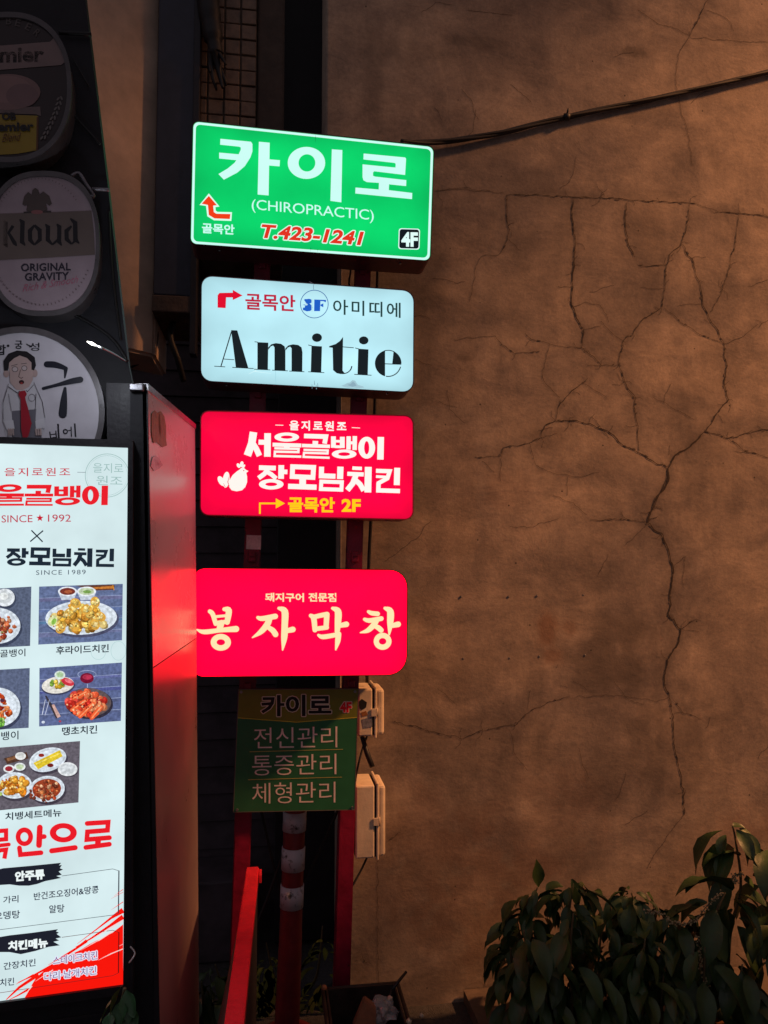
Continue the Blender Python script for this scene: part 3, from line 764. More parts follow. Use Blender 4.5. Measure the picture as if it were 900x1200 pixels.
def green_sign():
    q = [(225.7, 141.3), (509, 171.5), (504.6, 306.6), (222.6, 286.5)]
    t, pl = sign_box('green backlit sign with white border and big white lettering, topmost of the stack', q, 8, 'lit_green', 'maroon', 0.13, 0.8)
    p = Print(pl, (205, 255, 246)); p.ringpoly(rquad(inset(q, 1.2), 7), rquad(inset(q, 4.0), 5.5)); p.done('border', M['lit_print'], t)
    W = (205, 255, 246)
    p = Print(pl, W); p.conv = (245, 150, 6.923)
    p.fill([(92,88),(340,112),(352,130),(352,190),(335,240),(290,310),(230,362),(120,420),(76,374),(150,330),(205,285),(222,262),(82,248),(82,200),(240,214),(256,180),(258,160),(245,152),(90,136)])
    p.fill([(404,112),(492,120),(490,255),(575,262),(572,312),(487,305),(483,548),(394,540)])
    p.ring(790, 284, 152, 130, 68, 70, dx=4)
    p.conv = (375, 150, 6.923)
    p.fill([(96,174),(181,180),(173,604),(84,592)])
    p.fill([(354,208),(690,240),(698,250),(690,382),(440,352),(430,362),(430,388),(445,395),(700,424),(698,472),(560,458),(558,505),(748,528),(746,578),(286,532),(288,484),(476,500),(478,446),(380,440),(352,425),(345,400),(345,296),(612,322),(614,292),(604,284),(352,256)])
    p.done('lettering', M['lit_print'], t)
    p = Print(pl, W); p.conv = C3
    p.text('(CHIROPRACTIC)', 259, 309, 649, 352, 0.09, 0.0, space=0.98)
    p.done('lettering', M['lit_print'], t)
    p = Print(pl, W); p.conv = C3; p.text('골목안', 100, 385, 204, 418, 0.055, 0.028)
    p.done('lettering', M['lit_print'], t)
    p = Print(pl, (226, 50, 30)); p.conv = C3
    p.text('T.423-1241', 290, 389, 618, 434, 0.075, 0.035, shear=0.22, outline=((220, 255, 240), 3.2))
    p.done('lettering', M['lit_print'], t, 'red slanting phone number with a white outline')
    p = Print(pl, (242, 60, 20)); p.conv = C3
    p.fill([(122,291),(156,333),(143,335),(144,346),(150,350),(196,351),(194,379),(138,377),(117,364),(113,331),(92,328)], (220, 255, 240))
    p.fill([(122,299),(148,329),(136,330),(138,351),(146,356),(191,357),(189,373),(140,371),(122,360),(119,328),(99,324)])
    p.done('arrow', M['lit_print'], t)
    p = Print(pl, (15, 22, 28)); p.conv = C3
    b = [(729, 402), (797, 404), (795, 471), (727, 469)]
    p.fill(rquad(b, 9), (220, 250, 245)); p.fill(rquad(inset(b, 3), 8))
    p.text('4F', 737, 414, 790, 461, 0.02, 0.045, (225, 255, 250)); p.done('floor_badge', M['lit_print'], t)
    for x, y, l in ((463, 106, 22), (448, 465, 12), (470, 470, 8)):      # drip streaks on the acrylic
        p = Print(pl, (10, 130, 70)); p.conv = C3; p.line([(x, y), (x-1, y+l)], [2.5, .6]); p.done('stain', M['lit_print'], t)
green_sign()

def amitie_sign():
    q = [(235.6, 322.3), (485.5, 340.5), (484.8, 460.6), (234.8, 447.0)]
    t, pl = sign_box('pale blue backlit sign with large black serif lettering', q, 14, 'lit_blue', 'maroon', 0.13, 1.0)
    K = (22, 30, 34)
    p = Print(pl, K); p.conv = (240, 370, 3.6)
    def ell(cx, cy, rx, ry, a0, a1, k=16): return [(cx+rx*math.cos(R(a0+(a1-a0)*i/k)), cy+ry*math.sin(R(a0+(a1-a0)*i/k))) for i in range(k+1)]
    p.fill([(111,61),(137,62),(184,222),(131,219)]); p.line([(113,66),(68,214)], 4.5); p.line([(40,213),(86,216)], 3); p.line([(116,218),(206,223)], 3); p.line([(80,183),(124,186)], 3)
    p.fill([(222,112),(268,114),(266,229),(222,226)]); p.line([(210,110),(224,112)], 3); p.line([(208,226),(276,229)], 3)
    p.fill([(268,134),(280,121),(300,116),(322,119),(337,130),(340,150),(340,233),(294,231),(294,134),(288,126),(278,130),(268,144)]); p.line([(284,230),(350,233)], 3)
    p.fill([(340,138),(352,126),(372,121),(394,124),(408,134),(412,155),(411,236),(366,234),(366,138),(360,131),(350,135),(340,148)]); p.line([(356,234),(420,237)], 3)
    p.disc(473, 93, 21, 18); p.fill([(450,127),(494,130),(491,240),(447,237)]); p.line([(436,124),(452,128)], 3); p.line([(436,237),(504,241)], 3)
    p.fill([(583,90),(581,232),(590,243),(574,247),(556,243),(541,230),(539,136),(524,134),(525,129),(552,120),(570,107)]); p.line([(580,132),(628,136)], 3)
    p.line(ell(583, 210, 37, 35, 100, 5), [4,4,4,4,4,4,4,4,4,4,4,5,5,5,5,5,5])
    p.disc(670, 105, 20, 17); p.fill([(647,140),(690,143),(687,251),(644,248)]); p.line([(634,137),(650,141)], 3); p.line([(630,248),(703,252)], 3)
    e = ell(773, 202, 56, 56, 104, 256); p.fill(e+[(760,148),(760,256)][::1]); p.fill(ell(773, 202, 56, 56, -66, 2, 10)+[(790,205)])
    p.line([(760,204),(828,206)], 3.5); p.line(ell(773, 202, 54, 55, 100, 15, 12), 4); p.line(ell(773, 202, 54, 55, -110, -60, 8), 3.5)
    p.done('lettering', M['lit_print'], t)
    p = Print(pl, (205, 25, 60)); p.conv = (240, 325, 3.6)
    p.fill([(54,128),(54,76),(62,66),(118,65),(118,53),(159,77),(118,96),(118,85),(90,85),(88,130)], (225, 10, 45)); p.done('arrow', M['lit_print'], t)
    p = Print(pl, (190, 30, 62)); p.conv = (240, 325, 3.6); p.text('골목안', 171, 66, 382, 136, 0.045, 0.022); p.done('lettering', M['lit_print'], t, 'red lettering beside the bent arrow')
    p = Print(pl, (30, 95, 200)); p.conv = (240, 325, 3.6)
    p.ring(462, 113, 60, 60, 57, 57, (60, 105, 165), k=40)
    p.fill([(420,92),(446,92),(446,100),(420,100)]); p.fill([(412,116),(446,116),(446,112),(428,108),(428,120),(446,120)]); p.fill([(414,128),(446,128),(446,142),(430,144),(414,138)])
    p.disc(438, 101, 15, 10); p.disc(438, 128, 17, 14); p.disc(428, 115, 6, 4, (185, 225, 235))
    p.fill([(462,94),(488,95),(486,143),(461,143)]); p.fill([(488,95),(512,96),(510,106),(500,101),(488,101)]); p.fill([(488,116),(500,110),(500,127),(488,121)])
    p.line([(452,92),(452,146)], 4, (185, 225, 235))
    p.done('floor_badge', M['lit_print'], t)
    p = Print(pl, (38, 66, 66)); p.conv = (240, 325, 3.6); p.text('아미띠에', 541, 92, 826, 156, 0.055, 0.012, space=1.18); p.done('lettering', M['lit_print'], t, 'small dark lettering at the upper right')
    p = Print(pl, (150, 190, 200)); p.conv = (240, 370, 3.6)
    for x, y in ((462,270),(452,285),(470,288),(476,280)): p.line([(x, y+4), (x+1, y+22)], [1.5, 3], (120, 150, 165))
    p.done('stain', M['lit_print'], t); p = Print(pl, (150, 190, 200)); p.conv = (240, 370, 3.6)
    p.fill([(575,296),(590,290),(600,284),(612,282),(622,272),(634,274),(640,284),(646,292),(668,298),(672,303),(650,306),(626,303),(604,304),(588,300)], (160, 196, 208)); p.fill([(600,292),(615,288),(625,278),(633,284),(640,296),(622,300)], (140, 172, 188)); p.done('stain', M['lit_print'], t); p = Print(pl, (150, 190, 200)); p.conv = (240, 370, 3.6)
    p.done('stain', M['lit_print'], t); p = Print(pl, (150, 190, 200)); p.conv = (240, 370, 3.6); p.line([(185,246),(215,232),(225,190)], [1.5,3,1.5], (215, 248, 252)); p.line([(210,235),(280,244)], [3,1], (215, 248, 252)); p.line([(298,232),(300,290)], [2,3], (165, 215, 228))
    p.conv = (240, 325, 3.6); p.line([(440,18),(452,24),(464,30)], [1,3,1], (90, 80, 90)); p.done('stain', M['lit_print'], t); p = Print(pl, (150, 190, 200)); p.conv = (240, 325, 3.6); p.line([(458,30),(459,52)], 2, (110, 130, 150))
    p.done('stain', M['lit_print'], t)
amitie_sign()

def seoul(p):      # heavy display lettering, drawn stroke by stroke
    p.line([(214,99),(206,150),(187,202)], 33); p.line([(212,150),(226,172),(240,203)], 25)
    p.line([(236,143),(264,144)], 22); p.line([(276,104),(275,207)], 29)
def seoul_rest(p):
    p.ring(360, 121, 54, 20, 26, 7); p.line([(298,154),(424,158)], 17); p.line([(361,158),(360,170)], 24)
    p.line([(306,170),(412,173),(411,187),(308,185),(307,204),(424,207)], 10)
    p.line([(436,116),(532,119),(526,150)], 20); p.line([(486,138),(485,156)], 24); p.line([(427,158),(550,162)], 15)
    p.line([(434,177),(540,180),(539,193),(436,190),(434,208),(548,212)], 9.5)
    p.line([(565,118),(565,168)], 21); p.line([(604,120),(604,169)], 21); p.line([(570,139),(600,140)], 11); p.line([(570,163),(600,164)], 12)
    p.line([(632,118),(631,176)], 19); p.line([(659,117),(658,178)], 19); p.line([(638,146),(653,147)], 13)
    p.ring(612, 196, 54, 20, 26, 8)
    p.ring(711, 168, 37, 48, 11, 29); p.line([(773,121),(771,220)], 28)
def chicken_word(p):
    p.line([(238,49),(312,51)], 21); p.line([(277,55),(262,76),(236,95)], 20); p.line([(274,68),(292,78),(314,97)], 19)
    p.line([(336,38),(335,98)], 25); p.line([(345,67),(363,68)], 20); p.ring(292, 122, 54, 23, 26, 8)
    p.line([(386,45),(478,48),(475,92),(384,88)], 21, closed=True); p.line([(430,98),(430,126)], 29); p.line([(366,131),(491,135)], 23)
    p.line([(513,45),(512,85),(574,87)], 22); p.line([(596,45),(594,99)], 27); p.line([(512,110),(602,113),(600,146),(510,143)], 17, closed=True)
    p.line([(648,51),(690,53)], 15); p.line([(626,76),(698,79)], 18); p.line([(664,82),(650,118),(626,148)], 24); p.line([(662,104),(682,122),(698,150)], 22); p.line([(718,46),(716,158)], 30)
    p.line([(752,63),(812,65),(802,96),(758,120)], 18); p.line([(752,88),(802,91)], 12); p.line([(845,50),(843,126)], 26); p.line([(763,116),(762,149),(857,152)], 19)
def red_sign():
    q = [(234.6, 480.8), (484.8, 486.8), (484.6, 609.5), (234.0, 604.2)]
    t, pl = sign_box('red backlit sign with white lettering and a small white hen', q, 11, 'lit_red', 'red_steel', 0.13, 1.3, 'red_bar')
    W = (255, 248, 240); CC = (240, 480, 3.75); CD = (240, 535, 3.75)
    p = Print(pl, W); p.conv = CC
    p.text('을지로원조', 372, 47, 622, 91, 0.02, 0.03, space=1.35); p.done('lettering', M['lit_print'], t)
    for a, b in (((310,68),(345,69)), ((646,79),(682,81))):
        p = Print(pl, W); p.conv = CC; p.line([a, b], 3); p.done('dash', M['lit_print'], t)
    p = Print(pl, W); p.conv = CC; seoul(p); seoul_rest(p); p.done('lettering', M['lit_print'], t)
    p = Print(pl, W); p.conv = CD; chicken_word(p); p.done('lettering', M['lit_print'], t)
    p = Print(pl, W); p.conv = CD
    p.fill([(104,112),(122,82),(140,66),(152,58),(160,50),(172,50),(180,58),(192,64),(182,72),(186,88),(186,112),(178,134),(164,148),(140,153),(118,148),(106,132)])
    p.disc(148, 40, 7, 11, rot=-.5); p.disc(162, 34, 8, 13, rot=.2); p.disc(171, 43, 5, 9, rot=.6)
    p.disc(73, 108, 13, 24, rot=-.55); p.disc(94, 102, 15, 35, rot=.12); p.line([(108,84),(101,112),(108,132)], [1,3,1.5], (225, 0, 62))
    p.disc(171, 62, 2.5, 2.5, (225, 0, 62)); p.line([(82,118),(90,134)], [1,2.5], (225, 0, 62)); p.done('hen_emblem', M['lit_print'], t)
    p = Print(pl, (255, 205, 20)); p.conv = CD
    p.line([(242,252),(242,206),(318,206)], 7.5); p.fill([(312,184),(352,206),(312,228)]); p.done('arrow', M['lit_print'], t)
    p = Print(pl, (255, 205, 20)); p.conv = CD; p.text('골목안', 366, 177, 571, 245, 0.01, 0.036); p.done('lettering', M['lit_print'], t, 'yellow lettering beside the yellow arrow'); p = Print(pl, (255, 205, 20)); p.conv = CD; p.text('2F', 601, 186, 685, 243, 0.01, 0.04); p.done('lettering', M['lit_print'], t, 'yellow lettering beside the yellow arrow')
red_sign()

def brush_sign():
    q = [(226.5, 665.3), (477.8, 667.5), (477.0, 791.3), (226.5, 793.6)]
    t, pl = sign_box('red backlit sign with four large cream brush characters', q, [14, 22, 24, 12], 'lit_red_b', 'red_steel', 0.13, 0.9, 'maroon')
    Cc = (255, 232, 178)
    p = Print(pl, Cc); p.conv = C6; p.text('돼지구어', 302, 149, 426, 177, 0.01, 0.03); p.done('lettering', M['lit_print'], t); p = Print(pl, Cc); p.conv = C6; p.text('전문점', 440, 149, 529, 177, 0.01, 0.03); p.done('lettering', M['lit_print'], t)
    p = Print(pl, Cc); p.conv = (225, 685, 6.923)
    p.brush([(145,218),(168,240),(192,318)], [34,38,36]); p.brush([(262,200),(298,212),(285,305)], [32,50,44]); p.line([(175,262),(280,252)], 22); p.line([(195,312),(290,300)], 34)
    p.brush([(238,312),(226,352)], [50,52]); p.brush([(36,364),(100,384),(230,370),(358,360)], [10,38,36,50]); p.ring(234, 468, 82, 68, 34, 24)
    p.done('lettering', M['lit_print'], t)
    p = Print(pl, Cc); p.conv = (225, 685, 6.923)
    p.brush([(535,268),(570,276),(676,258)], [28,40,44]); p.brush([(628,270),(612,320),(560,382),(490,430)], [50,50,42,10]); p.brush([(622,350),(655,372),(678,404)], [36,44,46])
    p.brush([(705,192),(752,218),(752,330),(748,430),(735,530)], [26,54,52,50,12]); p.brush([(765,376),(818,364)], [38,46])
    p.done('lettering', M['lit_print'], t)
    p = Print(pl, Cc); p.conv = (350, 685, 6.923)
    p.brush([(98,252),(122,275),(132,368)], [32,44,40]); p.brush([(118,265),(180,250),(230,242)], [38,38,42]); p.brush([(228,250),(222,345)], [44,42]); p.brush([(132,360),(228,348)], [36,36])
    p.brush([(275,192),(318,218),(318,310),(312,382)], [26,54,52,40]); p.brush([(335,332),(386,322)], [36,46])
    p.brush([(160,410),(200,424),(320,404)], [22,38,36]); p.brush([(322,402),(316,460),(300,528)], [46,42,12])
    p.done('lettering', M['lit_print'], t)
    p = Print(pl, Cc); p.conv = (350, 685, 6.923)
    p.brush([(566,220),(592,232),(640,238)], [26,36,38]); p.brush([(535,282),(575,292),(670,276)], [28,38,38]); p.brush([(630,290),(606,330),(560,372),(500,390)], [46,46,38,10]); p.brush([(622,338),(648,352),(668,370)], [36,42,42])
    p.brush([(700,192),(742,218),(742,310),(734,405)], [26,54,50,14]); p.brush([(762,332),(806,322)], [38,46]); p.ring(680, 460, 72, 69, 30, 26)
    p.done('lettering', M['lit_print'], t)
brush_sign()

def green_board():
    pl = front(2.765); q = [(279.2, 807.6), (420.3, 806.6), (416.2, 949.2), (273, 952.3)]
    t = thing('sign_board', 'unlit green board with olive header and thin pale lettering, lowest of the stack', 'sign', pl.P(345, 952))
    bm = bmesh.new(); slab(bm, pl, q, -0.001, -0.011); fix(bm); obj('board', bm, M['maroon'], t)
    p = Print(pl, (50, 118, 80), base=0); p.conv = (240, 790, 3.75)
    Q = [(148,66),(676,63),(660,597),(124,608)]
    p.fill(inset(Q, 2)); p.done('green_field', M['ink'], t)
    p = Print(pl, (128, 134, 46), base=0.0004); p.conv = (240, 790, 3.75); p.fill([(149,68),(674,65),(669,190),(405,210),(145,192)]); p.line([(146,192),(405,211),(669,190)], 3, (225, 214, 60)); p.done('header', M['ink'], t)
    p = Print(pl, (26, 14, 22), base=0.0008); p.conv = (240, 790, 3.75); p.text('카이로', 247, 92, 556, 186, -0.01, 0.03, outline=((240, 232, 215), 4)); p.done('lettering', M['ink'], t)
    p = Print(pl, (250, 20, 40), base=0.0008); p.conv = (240, 790, 3.75); p.text('4F', 594, 122, 645, 168, -0.01, 0.045, outline=((250, 225, 220), 3)); p.done('lettering', M['ink'], t, 'small red lettering at the upper right')
    for s, x0, y0, x1, y1 in (('전신관리', 216, 236, 582, 328), ('통증관리', 208, 356, 578, 446), ('체형관리', 208, 478, 574, 570)):
        p = Print(pl, (252, 240, 236), base=0.0008); p.conv = (240, 790, 3.75); p.text(s, x0, y0, x1, y1, -0.018, -0.004); p.done('lettering', M['ink'], t)
    p = Print(pl, (205, 198, 110), base=0.0008); p.conv = (240, 790, 3.75); p.line([(197,341),(607,330)], 2.5); p.line([(190,464),(602,452)], 2.5); p.done('rule', M['ink'], t)
    p = Print(pl, (120, 112, 105), base=0.0006); p.conv = (240, 790, 3.75); p.ringpoly(Q, inset(Q, 3)); p.done('edge_trim', M['ink'], t)
    for x, y in ((160,78),(660,76),(142,596),(648,586)):
        bm = bmesh.new(); c = pl.P(240+x/3.75, 790+y/3.75); add_tube(bm, [c+Vector((0, -.001, 0)), c+Vector((0, -.005, 0))], .005, 8); obj('screw', bm, M['steel'], t)
green_board()
# ------------------------------------------------------------ shop front at the left: menu lightbox, beer signs, side partition
_d = ray(4500, 655); _d.z = 0; _d.normalize()
_n = Vector((_d.y, -_d.x, 0)); _n = _n if _n.y < 0 else -_n
MP = Plane(at(148, 655, 1.86), _n)                  # the menu's face
def shifted(pl, off): return Plane(pl.p+pl.n*off, pl.n)

def menu():
    q = [(-62, 518), (150.3, 525), (144.6, 1153.4), (-62, 1181.5)]
    t = thing('menu_lightbox', 'tall backlit menu board with food photographs and red and black lettering', 'menu board', MP.P(60, 1172))
    o = [(-70, 511), (156, 516), (156, 1162), (-70, 1194)]
    bm = bmesh.new(); slab(bm, MP, o, -0.006, -0.10); fix(bm); obj('cabinet', bm, M['black_metal'], t)
    bm = bmesh.new(); ring_slab(bm, MP, o, q, 0.008, -0.0058); fix(bm); obj('frame', bm, M['black_metal'], t)
    bm = bmesh.new(); slab(bm, MP, inset(q, -1), 0.0, -0.0055); fix(bm); obj('face', bm, M['lit_menu'], t)
    RED = (235, 28, 40); K = (28, 40, 54); BG = (203, 230, 232)
    A = (0, 510, 5.294)
    def pr(col, y0=510): return Print(MP, col, (0, y0, 5.294))
    p = pr((158, 190, 188)); p.ring(665, 250, 138, 136, 134, 132); p.text('을지로', 578, 172, 765, 232, 0.02, 0.0); p.text('원조', 598, 250, 760, 308, 0.03, 0.0); p.ring(665, 250, 126, 124, 125, 122)
    p.line([(480,230),(532,231)], 3, (120,130,140)); p.done('seal', M['lit_print'], t)
    p = pr((200, 30, 60)); p.text('을지로원조', 28, 202, 436, 254, 0.0, 0.005, space=1.25); p.done('lettering', M['lit_print'], t)
    p = pr(RED); p.warp = lambda x, y: (672+(x-787)*1.44, 310+(y-0.03*(x-170)-100)*1.22); seoul_rest(p); p.warp = None; p.done('lettering', M['lit_print'], t)
    p = pr((190, 45, 70)); p.text('SINCE', 10, 497, 202, 542, -0.01, 0.0); p.done('lettering', M['lit_print'], t); p = pr((190, 45, 70)); p.text('1992', 298, 492, 440, 537, 0.0, 0.0)
    p.fill([(248+24*(1 if i % 2 == 0 else .42)*math.sin(i*math.pi/5), 514-24*(1 if i % 2 == 0 else .42)*math.cos(i*math.pi/5)) for i in range(10)], (200, 25, 50)); p.done('lettering', M['lit_print'], t)
    p = pr(K); p.line([(195,590),(265,662)], 8); p.line([(268,592),(188,660)], 8); p.done('cross_mark', M['lit_print'], t)
    p = pr(K); p.warp = lambda x, y: (42+(x-236)*1.073, 700+(y-0.015*(x-236)-37)*1.03); chicken_word(p); p.warp = None; p.done('lettering', M['lit_print'], t)
    p = pr((70, 85, 100)); p.text('SINCE 1989', 224, 838, 532, 867, -0.012, 0.0, space=1.2); p.done('lettering', M['lit_print'], t)
    # --- printed food photographs
    rng = random.Random(11)
    def photo(quad, y0, bg, plank=None):
        p = Print(MP, bg, (0, y0, 5.294)); p.fill(quad)
        if plank:
            tl, tr, br, bl = [Vector(v) for v in quad]
            for k in range(1, 5):
                f = k/5; a = tl.lerp(bl, f); b = tr.lerp(br, f)
                p.fill([a, b, b+Vector((0, rng.uniform(14, 30))), a+Vector((0, rng.uniform(14, 30)))], tuple(min(255, int(c*rng.uniform(.85, 1.12))) for c in bg))
                p.line([a, a.lerp(b, .55), b], [2.5, 1.2, 3], plank)
        return p
    def heap(p, cx, cy, rx, ry, cols, n, r0, r1):
        for _ in range(n):
            a = rng.uniform(0, 6.28); u = math.sqrt(rng.random())
            c = cols[rng.randrange(len(cols))]; r = rng.uniform(r0, r1)
            x, y = cx+rx*u*math.cos(a), cy+ry*u*math.sin(a); g = rng.uniform(.8, 1.1)
            c = tuple(max(0, min(255, int(v*g))) for v in c)
            p.disc(x+r*.12, y+r*.22, r, r*rng.uniform(.65, 1), tuple(int(v*.72) for v in c), k=9, rot=rng.uniform(0, 3))
            p.disc(x, y, r*.86, r*rng.uniform(.55, .85), c, k=9, rot=rng.uniform(0, 3))
            for _k in range(2 if r > 9 else 1): p.disc(x+rng.uniform(-.5, .3)*r, y+rng.uniform(-.6, .2)*r, r*rng.uniform(.16, .34), r*rng.uniform(.12, .26), tuple(min(255, int(v*1.16+22)) for v in c), k=6, rot=rng.uniform(0, 3))
    def plate(p, cx, cy, rx, ry, rot=0.0, shade=(75, 78, 105), col=(218, 228, 238)):
        p.disc(cx+8, cy+12, rx*1.02, ry*1.05, shade, rot=rot); p.disc(cx, cy, rx, ry, col, rot=rot); p.disc(cx, cy, rx*.9, ry*.88, tuple(int(c*.93) for c in col), rot=rot); p.disc(cx, cy+1, rx*.84, ry*.8, col, rot=rot)
    GOLD = [(232,178,62),(245,205,105),(214,150,50),(250,222,140),(205,138,48),(238,190,84)]
    SP = [(214,62,40),(235,92,55),(196,44,34),(245,126,80),(226,74,62),(250,150,100)]
    BR = [(176,70,44),(205,110,70),(150,52,36),(226,160,120),(190,88,50),(120,60,40)]
    p = photo([(243,92),(762,75),(757,425),(238,452)], 670, (98,112,150), (150,164,196))
    p.fill([(470,86),(700,80),(712,84),(708,112),(600,116)], (104,62,44)); p.line([(560,103),(700,96)], [10,16], (196,120,52)); p.line([(700,82),(708,114)], 6, (210,140,50))
    for cx, c2, c3 in ((420, (120,50,40), (176,92,60)), (538, (190,205,170), (120,160,80))):
        p.fill([(cx-58,128),(cx+58,126),(cx+40,172),(cx-36,176)], (198,208,222)); p.disc(cx, 122, 59, 30, (232,238,245)); p.disc(cx, 122, 48, 22, c2); p.disc(cx+4, 124, 26, 10, c3)
    plate(p, 505, 285, 222, 105, -0.03)
    heap(p, 505, 292, 165, 62, GOLD, 70, 14, 34); heap(p, 515, 235, 120, 34, GOLD, 34, 16, 34)
    for cx, cy in ((455,250),(560,225),(615,180),(500,185),(650,265),(500,320),(620,310),(420,330)): p.disc(cx, cy, 34, 28, (222,168,70), rot=rng.uniform(0,3)); heap(p, cx, cy-4, 22, 18, [(250,214,120),(240,196,96),(255,230,160)], 10, 6, 12)
    p.disc(375, 285, 26, 34, (222,228,170), rot=.5); p.disc(382, 290, 13, 20, (140,190,80), rot=.5); heap(p, 505, 280, 150, 70, [(200,128,40),(120,110,40)], 30, 3, 6)
    p.done('food_photo', M['lit_photo'], t, 'photograph of golden fried chicken on a white oval plate')
    p = photo([(245,597),(757,563),(750,925),(243,960)], 670, (92,104,146), (165,178,210))
    p.disc(362, 712, 104, 52, (60,64,92), rot=-.12); p.disc(360, 702, 100, 52, (226,222,214), rot=-.12); heap(p, 360, 690, 44, 24, [(232,186,50),(240,205,90),(120,160,60)], 22, 8, 16); p.disc(425, 678, 42, 22, (206,50,64), rot=.4); p.disc(432, 672, 26, 12, (236,120,130), rot=.4)
    p.disc(378, 636, 33, 27, (214,226,220)); p.disc(378, 634, 22, 17, (176,206,160))
    p.ring(545, 632, 58, 26, 54, 22, (160,172,205)); p.disc(545, 655, 42, 32, (120,20,50)); p.disc(548, 648, 30, 16, (180,50,80)); p.line([(548,690),(548,715)], 4, (175,185,210))
    p.disc(560, 812, 146, 96, (50,46,60), rot=.05); p.disc(556, 802, 138, 88, (96,84,86), rot=.05); heap(p, 552, 795, 112, 66, SP, 80, 14, 30)
    for a, b in (((470,830),(560,770)),((520,870),(600,790)),((590,880),(650,810)),((480,760),(560,720))): p.line([a, ((a[0]+b[0])/2, (a[1]+b[1])/2), b], [22, 34, 18], (238,96,52), round=True); p.line([a, b], [5, 9], (255,160,110))
    heap(p, 552, 790, 110, 66, [(255,196,150),(160,30,26)], 36, 3, 7)
    p.line([(322,738),(395,868)], [9,26], (60,52,56)); p.line([(365,790),(402,866)], [15,22], (210,170,160)); p.line([(320,760),(302,850)], 4, (206,212,230)); p.line([(345,760),(318,855)], 4, (190,196,220)); p.disc(308, 895, 10, 8, (215,225,240)); p.disc(408, 890, 8, 6, (180,70,90))
    p.done('food_photo', M['lit_photo'], t, 'photograph of red spicy chicken in a dark bowl with a glass of wine')
    p = photo([(-250,118),(195,92),(187,460),(-250,482)], 670, (88,98,122), None)
    p.disc(40, 170, 62, 60, (62,70,92)); p.disc(30, 160, 62, 55, (226,232,238)); p.disc(28, 158, 46, 40, (206,212,216)); p.disc(24, 152, 28, 22, (232,236,236))
    plate(p, -20, 335, 148, 112, 0, (60,68,90)); heap(p, -25, 338, 118, 84, BR, 130, 8, 18); heap(p, -20, 338, 112, 80, [(240,200,170),(225,90,80),(110,140,70)], 40, 3, 7)
    p.done('food_photo', M['lit_photo'], t, 'photograph of brown spicy salad on a white plate, cut by the board edge')
    p = photo([(-250,622),(185,597),(178,968),(-250,992)], 670, (92,102,130), None)
    plate(p, -15, 840, 142, 122, 0, (58,64,88)); heap(p, -25, 835, 108, 82, [(206,72,30),(232,110,50),(170,44,26),(245,150,90)], 110, 8, 20); heap(p, 50, 900, 28, 20, [(130,190,80),(96,160,60),(176,214,120)], 16, 8, 15); p.disc(58, 768, 14, 10, (80,40,60))
    p.done('food_photo', M['lit_photo'], t, 'photograph of orange spicy dish with a green garnish, cut by the board edge')
    p = photo([(-250,158),(497,97),(487,478),(-250,552)], 850, (100,94,104), None)
    p.fill([(25,205),(165,165),(178,205),(45,240)], (84,56,44)); p.fill([(40,205),(150,172),(158,186),(50,222)], (140,96,66)); p.disc(128, 190, 33, 24, (232,232,232)); p.disc(126, 186, 26, 17, (215,216,214))
    for cx, cy, c2 in ((56,268,(150,40,50)),(124,256,(196,214,176))): p.disc(cx+3, cy+5, 36, 26, (66,60,70)); p.disc(cx, cy, 35, 25, (230,234,236)); p.disc(cx, cy, 24, 16, c2)
    plate(p, 297, 212, 118, 72, -.28, (66,60,72)); p.fill([(208,232),(372,152),(390,190),(238,272)], (224,196,50)); p.line([(222,240),(380,168)], 6, (240,220,110)); p.disc(258, 184, 18, 11, (140,40,30)); p.disc(314, 246, 20, 12, (120,34,28))
    p.disc(425, 275, 62, 44, (66,60,72)); p.disc(421, 270, 61, 43, (226,230,232)); p.disc(421, 268, 50, 33, (208,214,218))
    plate(p, 92, 370, 110, 82, 0, (66,60,72)); heap(p, 90, 365, 84, 56, [(236,160,50),(220,130,34),(246,186,84)], 26, 16, 30); heap(p, 92, 360, 80, 54, [(252,206,120),(190,100,30)], 40, 4, 9); p.disc(22, 400, 16, 12, (170,196,110))
    plate(p, 310, 370, 108, 80, -.1, (66,60,72)); p.disc(308, 370, 88, 62, (150,62,36), rot=-.1); heap(p, 308, 370, 82, 56, [(206,120,70),(176,70,40),(226,170,130),(130,60,40)], 90, 6, 13)
    p.done('food_photo', M['lit_photo'], t, 'photograph of a set menu with several white plates on a grey table')
    # captions
    p = pr(K, 670); p.text('골뱅이', 0, 484, 158, 532, -0.05, 0.012); p.done('caption', M['lit_print'], t)
    p = pr(K, 670); p.text('후라이드치킨', 348, 463, 675, 514, -0.045, 0.02); p.done('caption', M['lit_print'], t)
    p = pr(K, 670); p.text('뱅이', 8, 992, 115, 1046, -0.06, 0.012); p.done('caption', M['lit_print'], t)
    p = pr(K, 670); p.text('땡초치킨', 385, 964, 603, 1016, -0.06, 0.02); p.done('caption', M['lit_print'], t)
    p = pr(K, 850); p.text('치뱅세트메뉴', 33, 542, 382, 590, -0.075, 0.018); p.done('caption', M['lit_print'], t)
    p = pr(RED, 850)
    p.line([(-60,660),(38,652),(38,706),(-60,714)], 27, round=True); p.line([(-60,752),(56,738)], 24, round=True); p.line([(-60,782),(38,770),(28,826)], 27)
    p.ring(152, 690, 54, 58, 24, 28, dy=1); p.line([(248,632),(243,742)], 36, round=True); p.line([(258,690),(276,688)], 30, round=True); p.line([(122,758),(128,800),(256,788)], 30, round=True)
    p.ring(394, 664, 84, 60, 44, 28); p.line([(322,776),(468,756)], 32, round=True)
    p.line([(542,606),(672,598),(668,648),(544,658),(540,706),(680,694)], 30, round=True); p.line([(610,700),(608,750)], 36); p.line([(534,754),(680,734)], 30, round=True)
    p.done('lettering', M['lit_print'], t, 'large red rounded lettering')
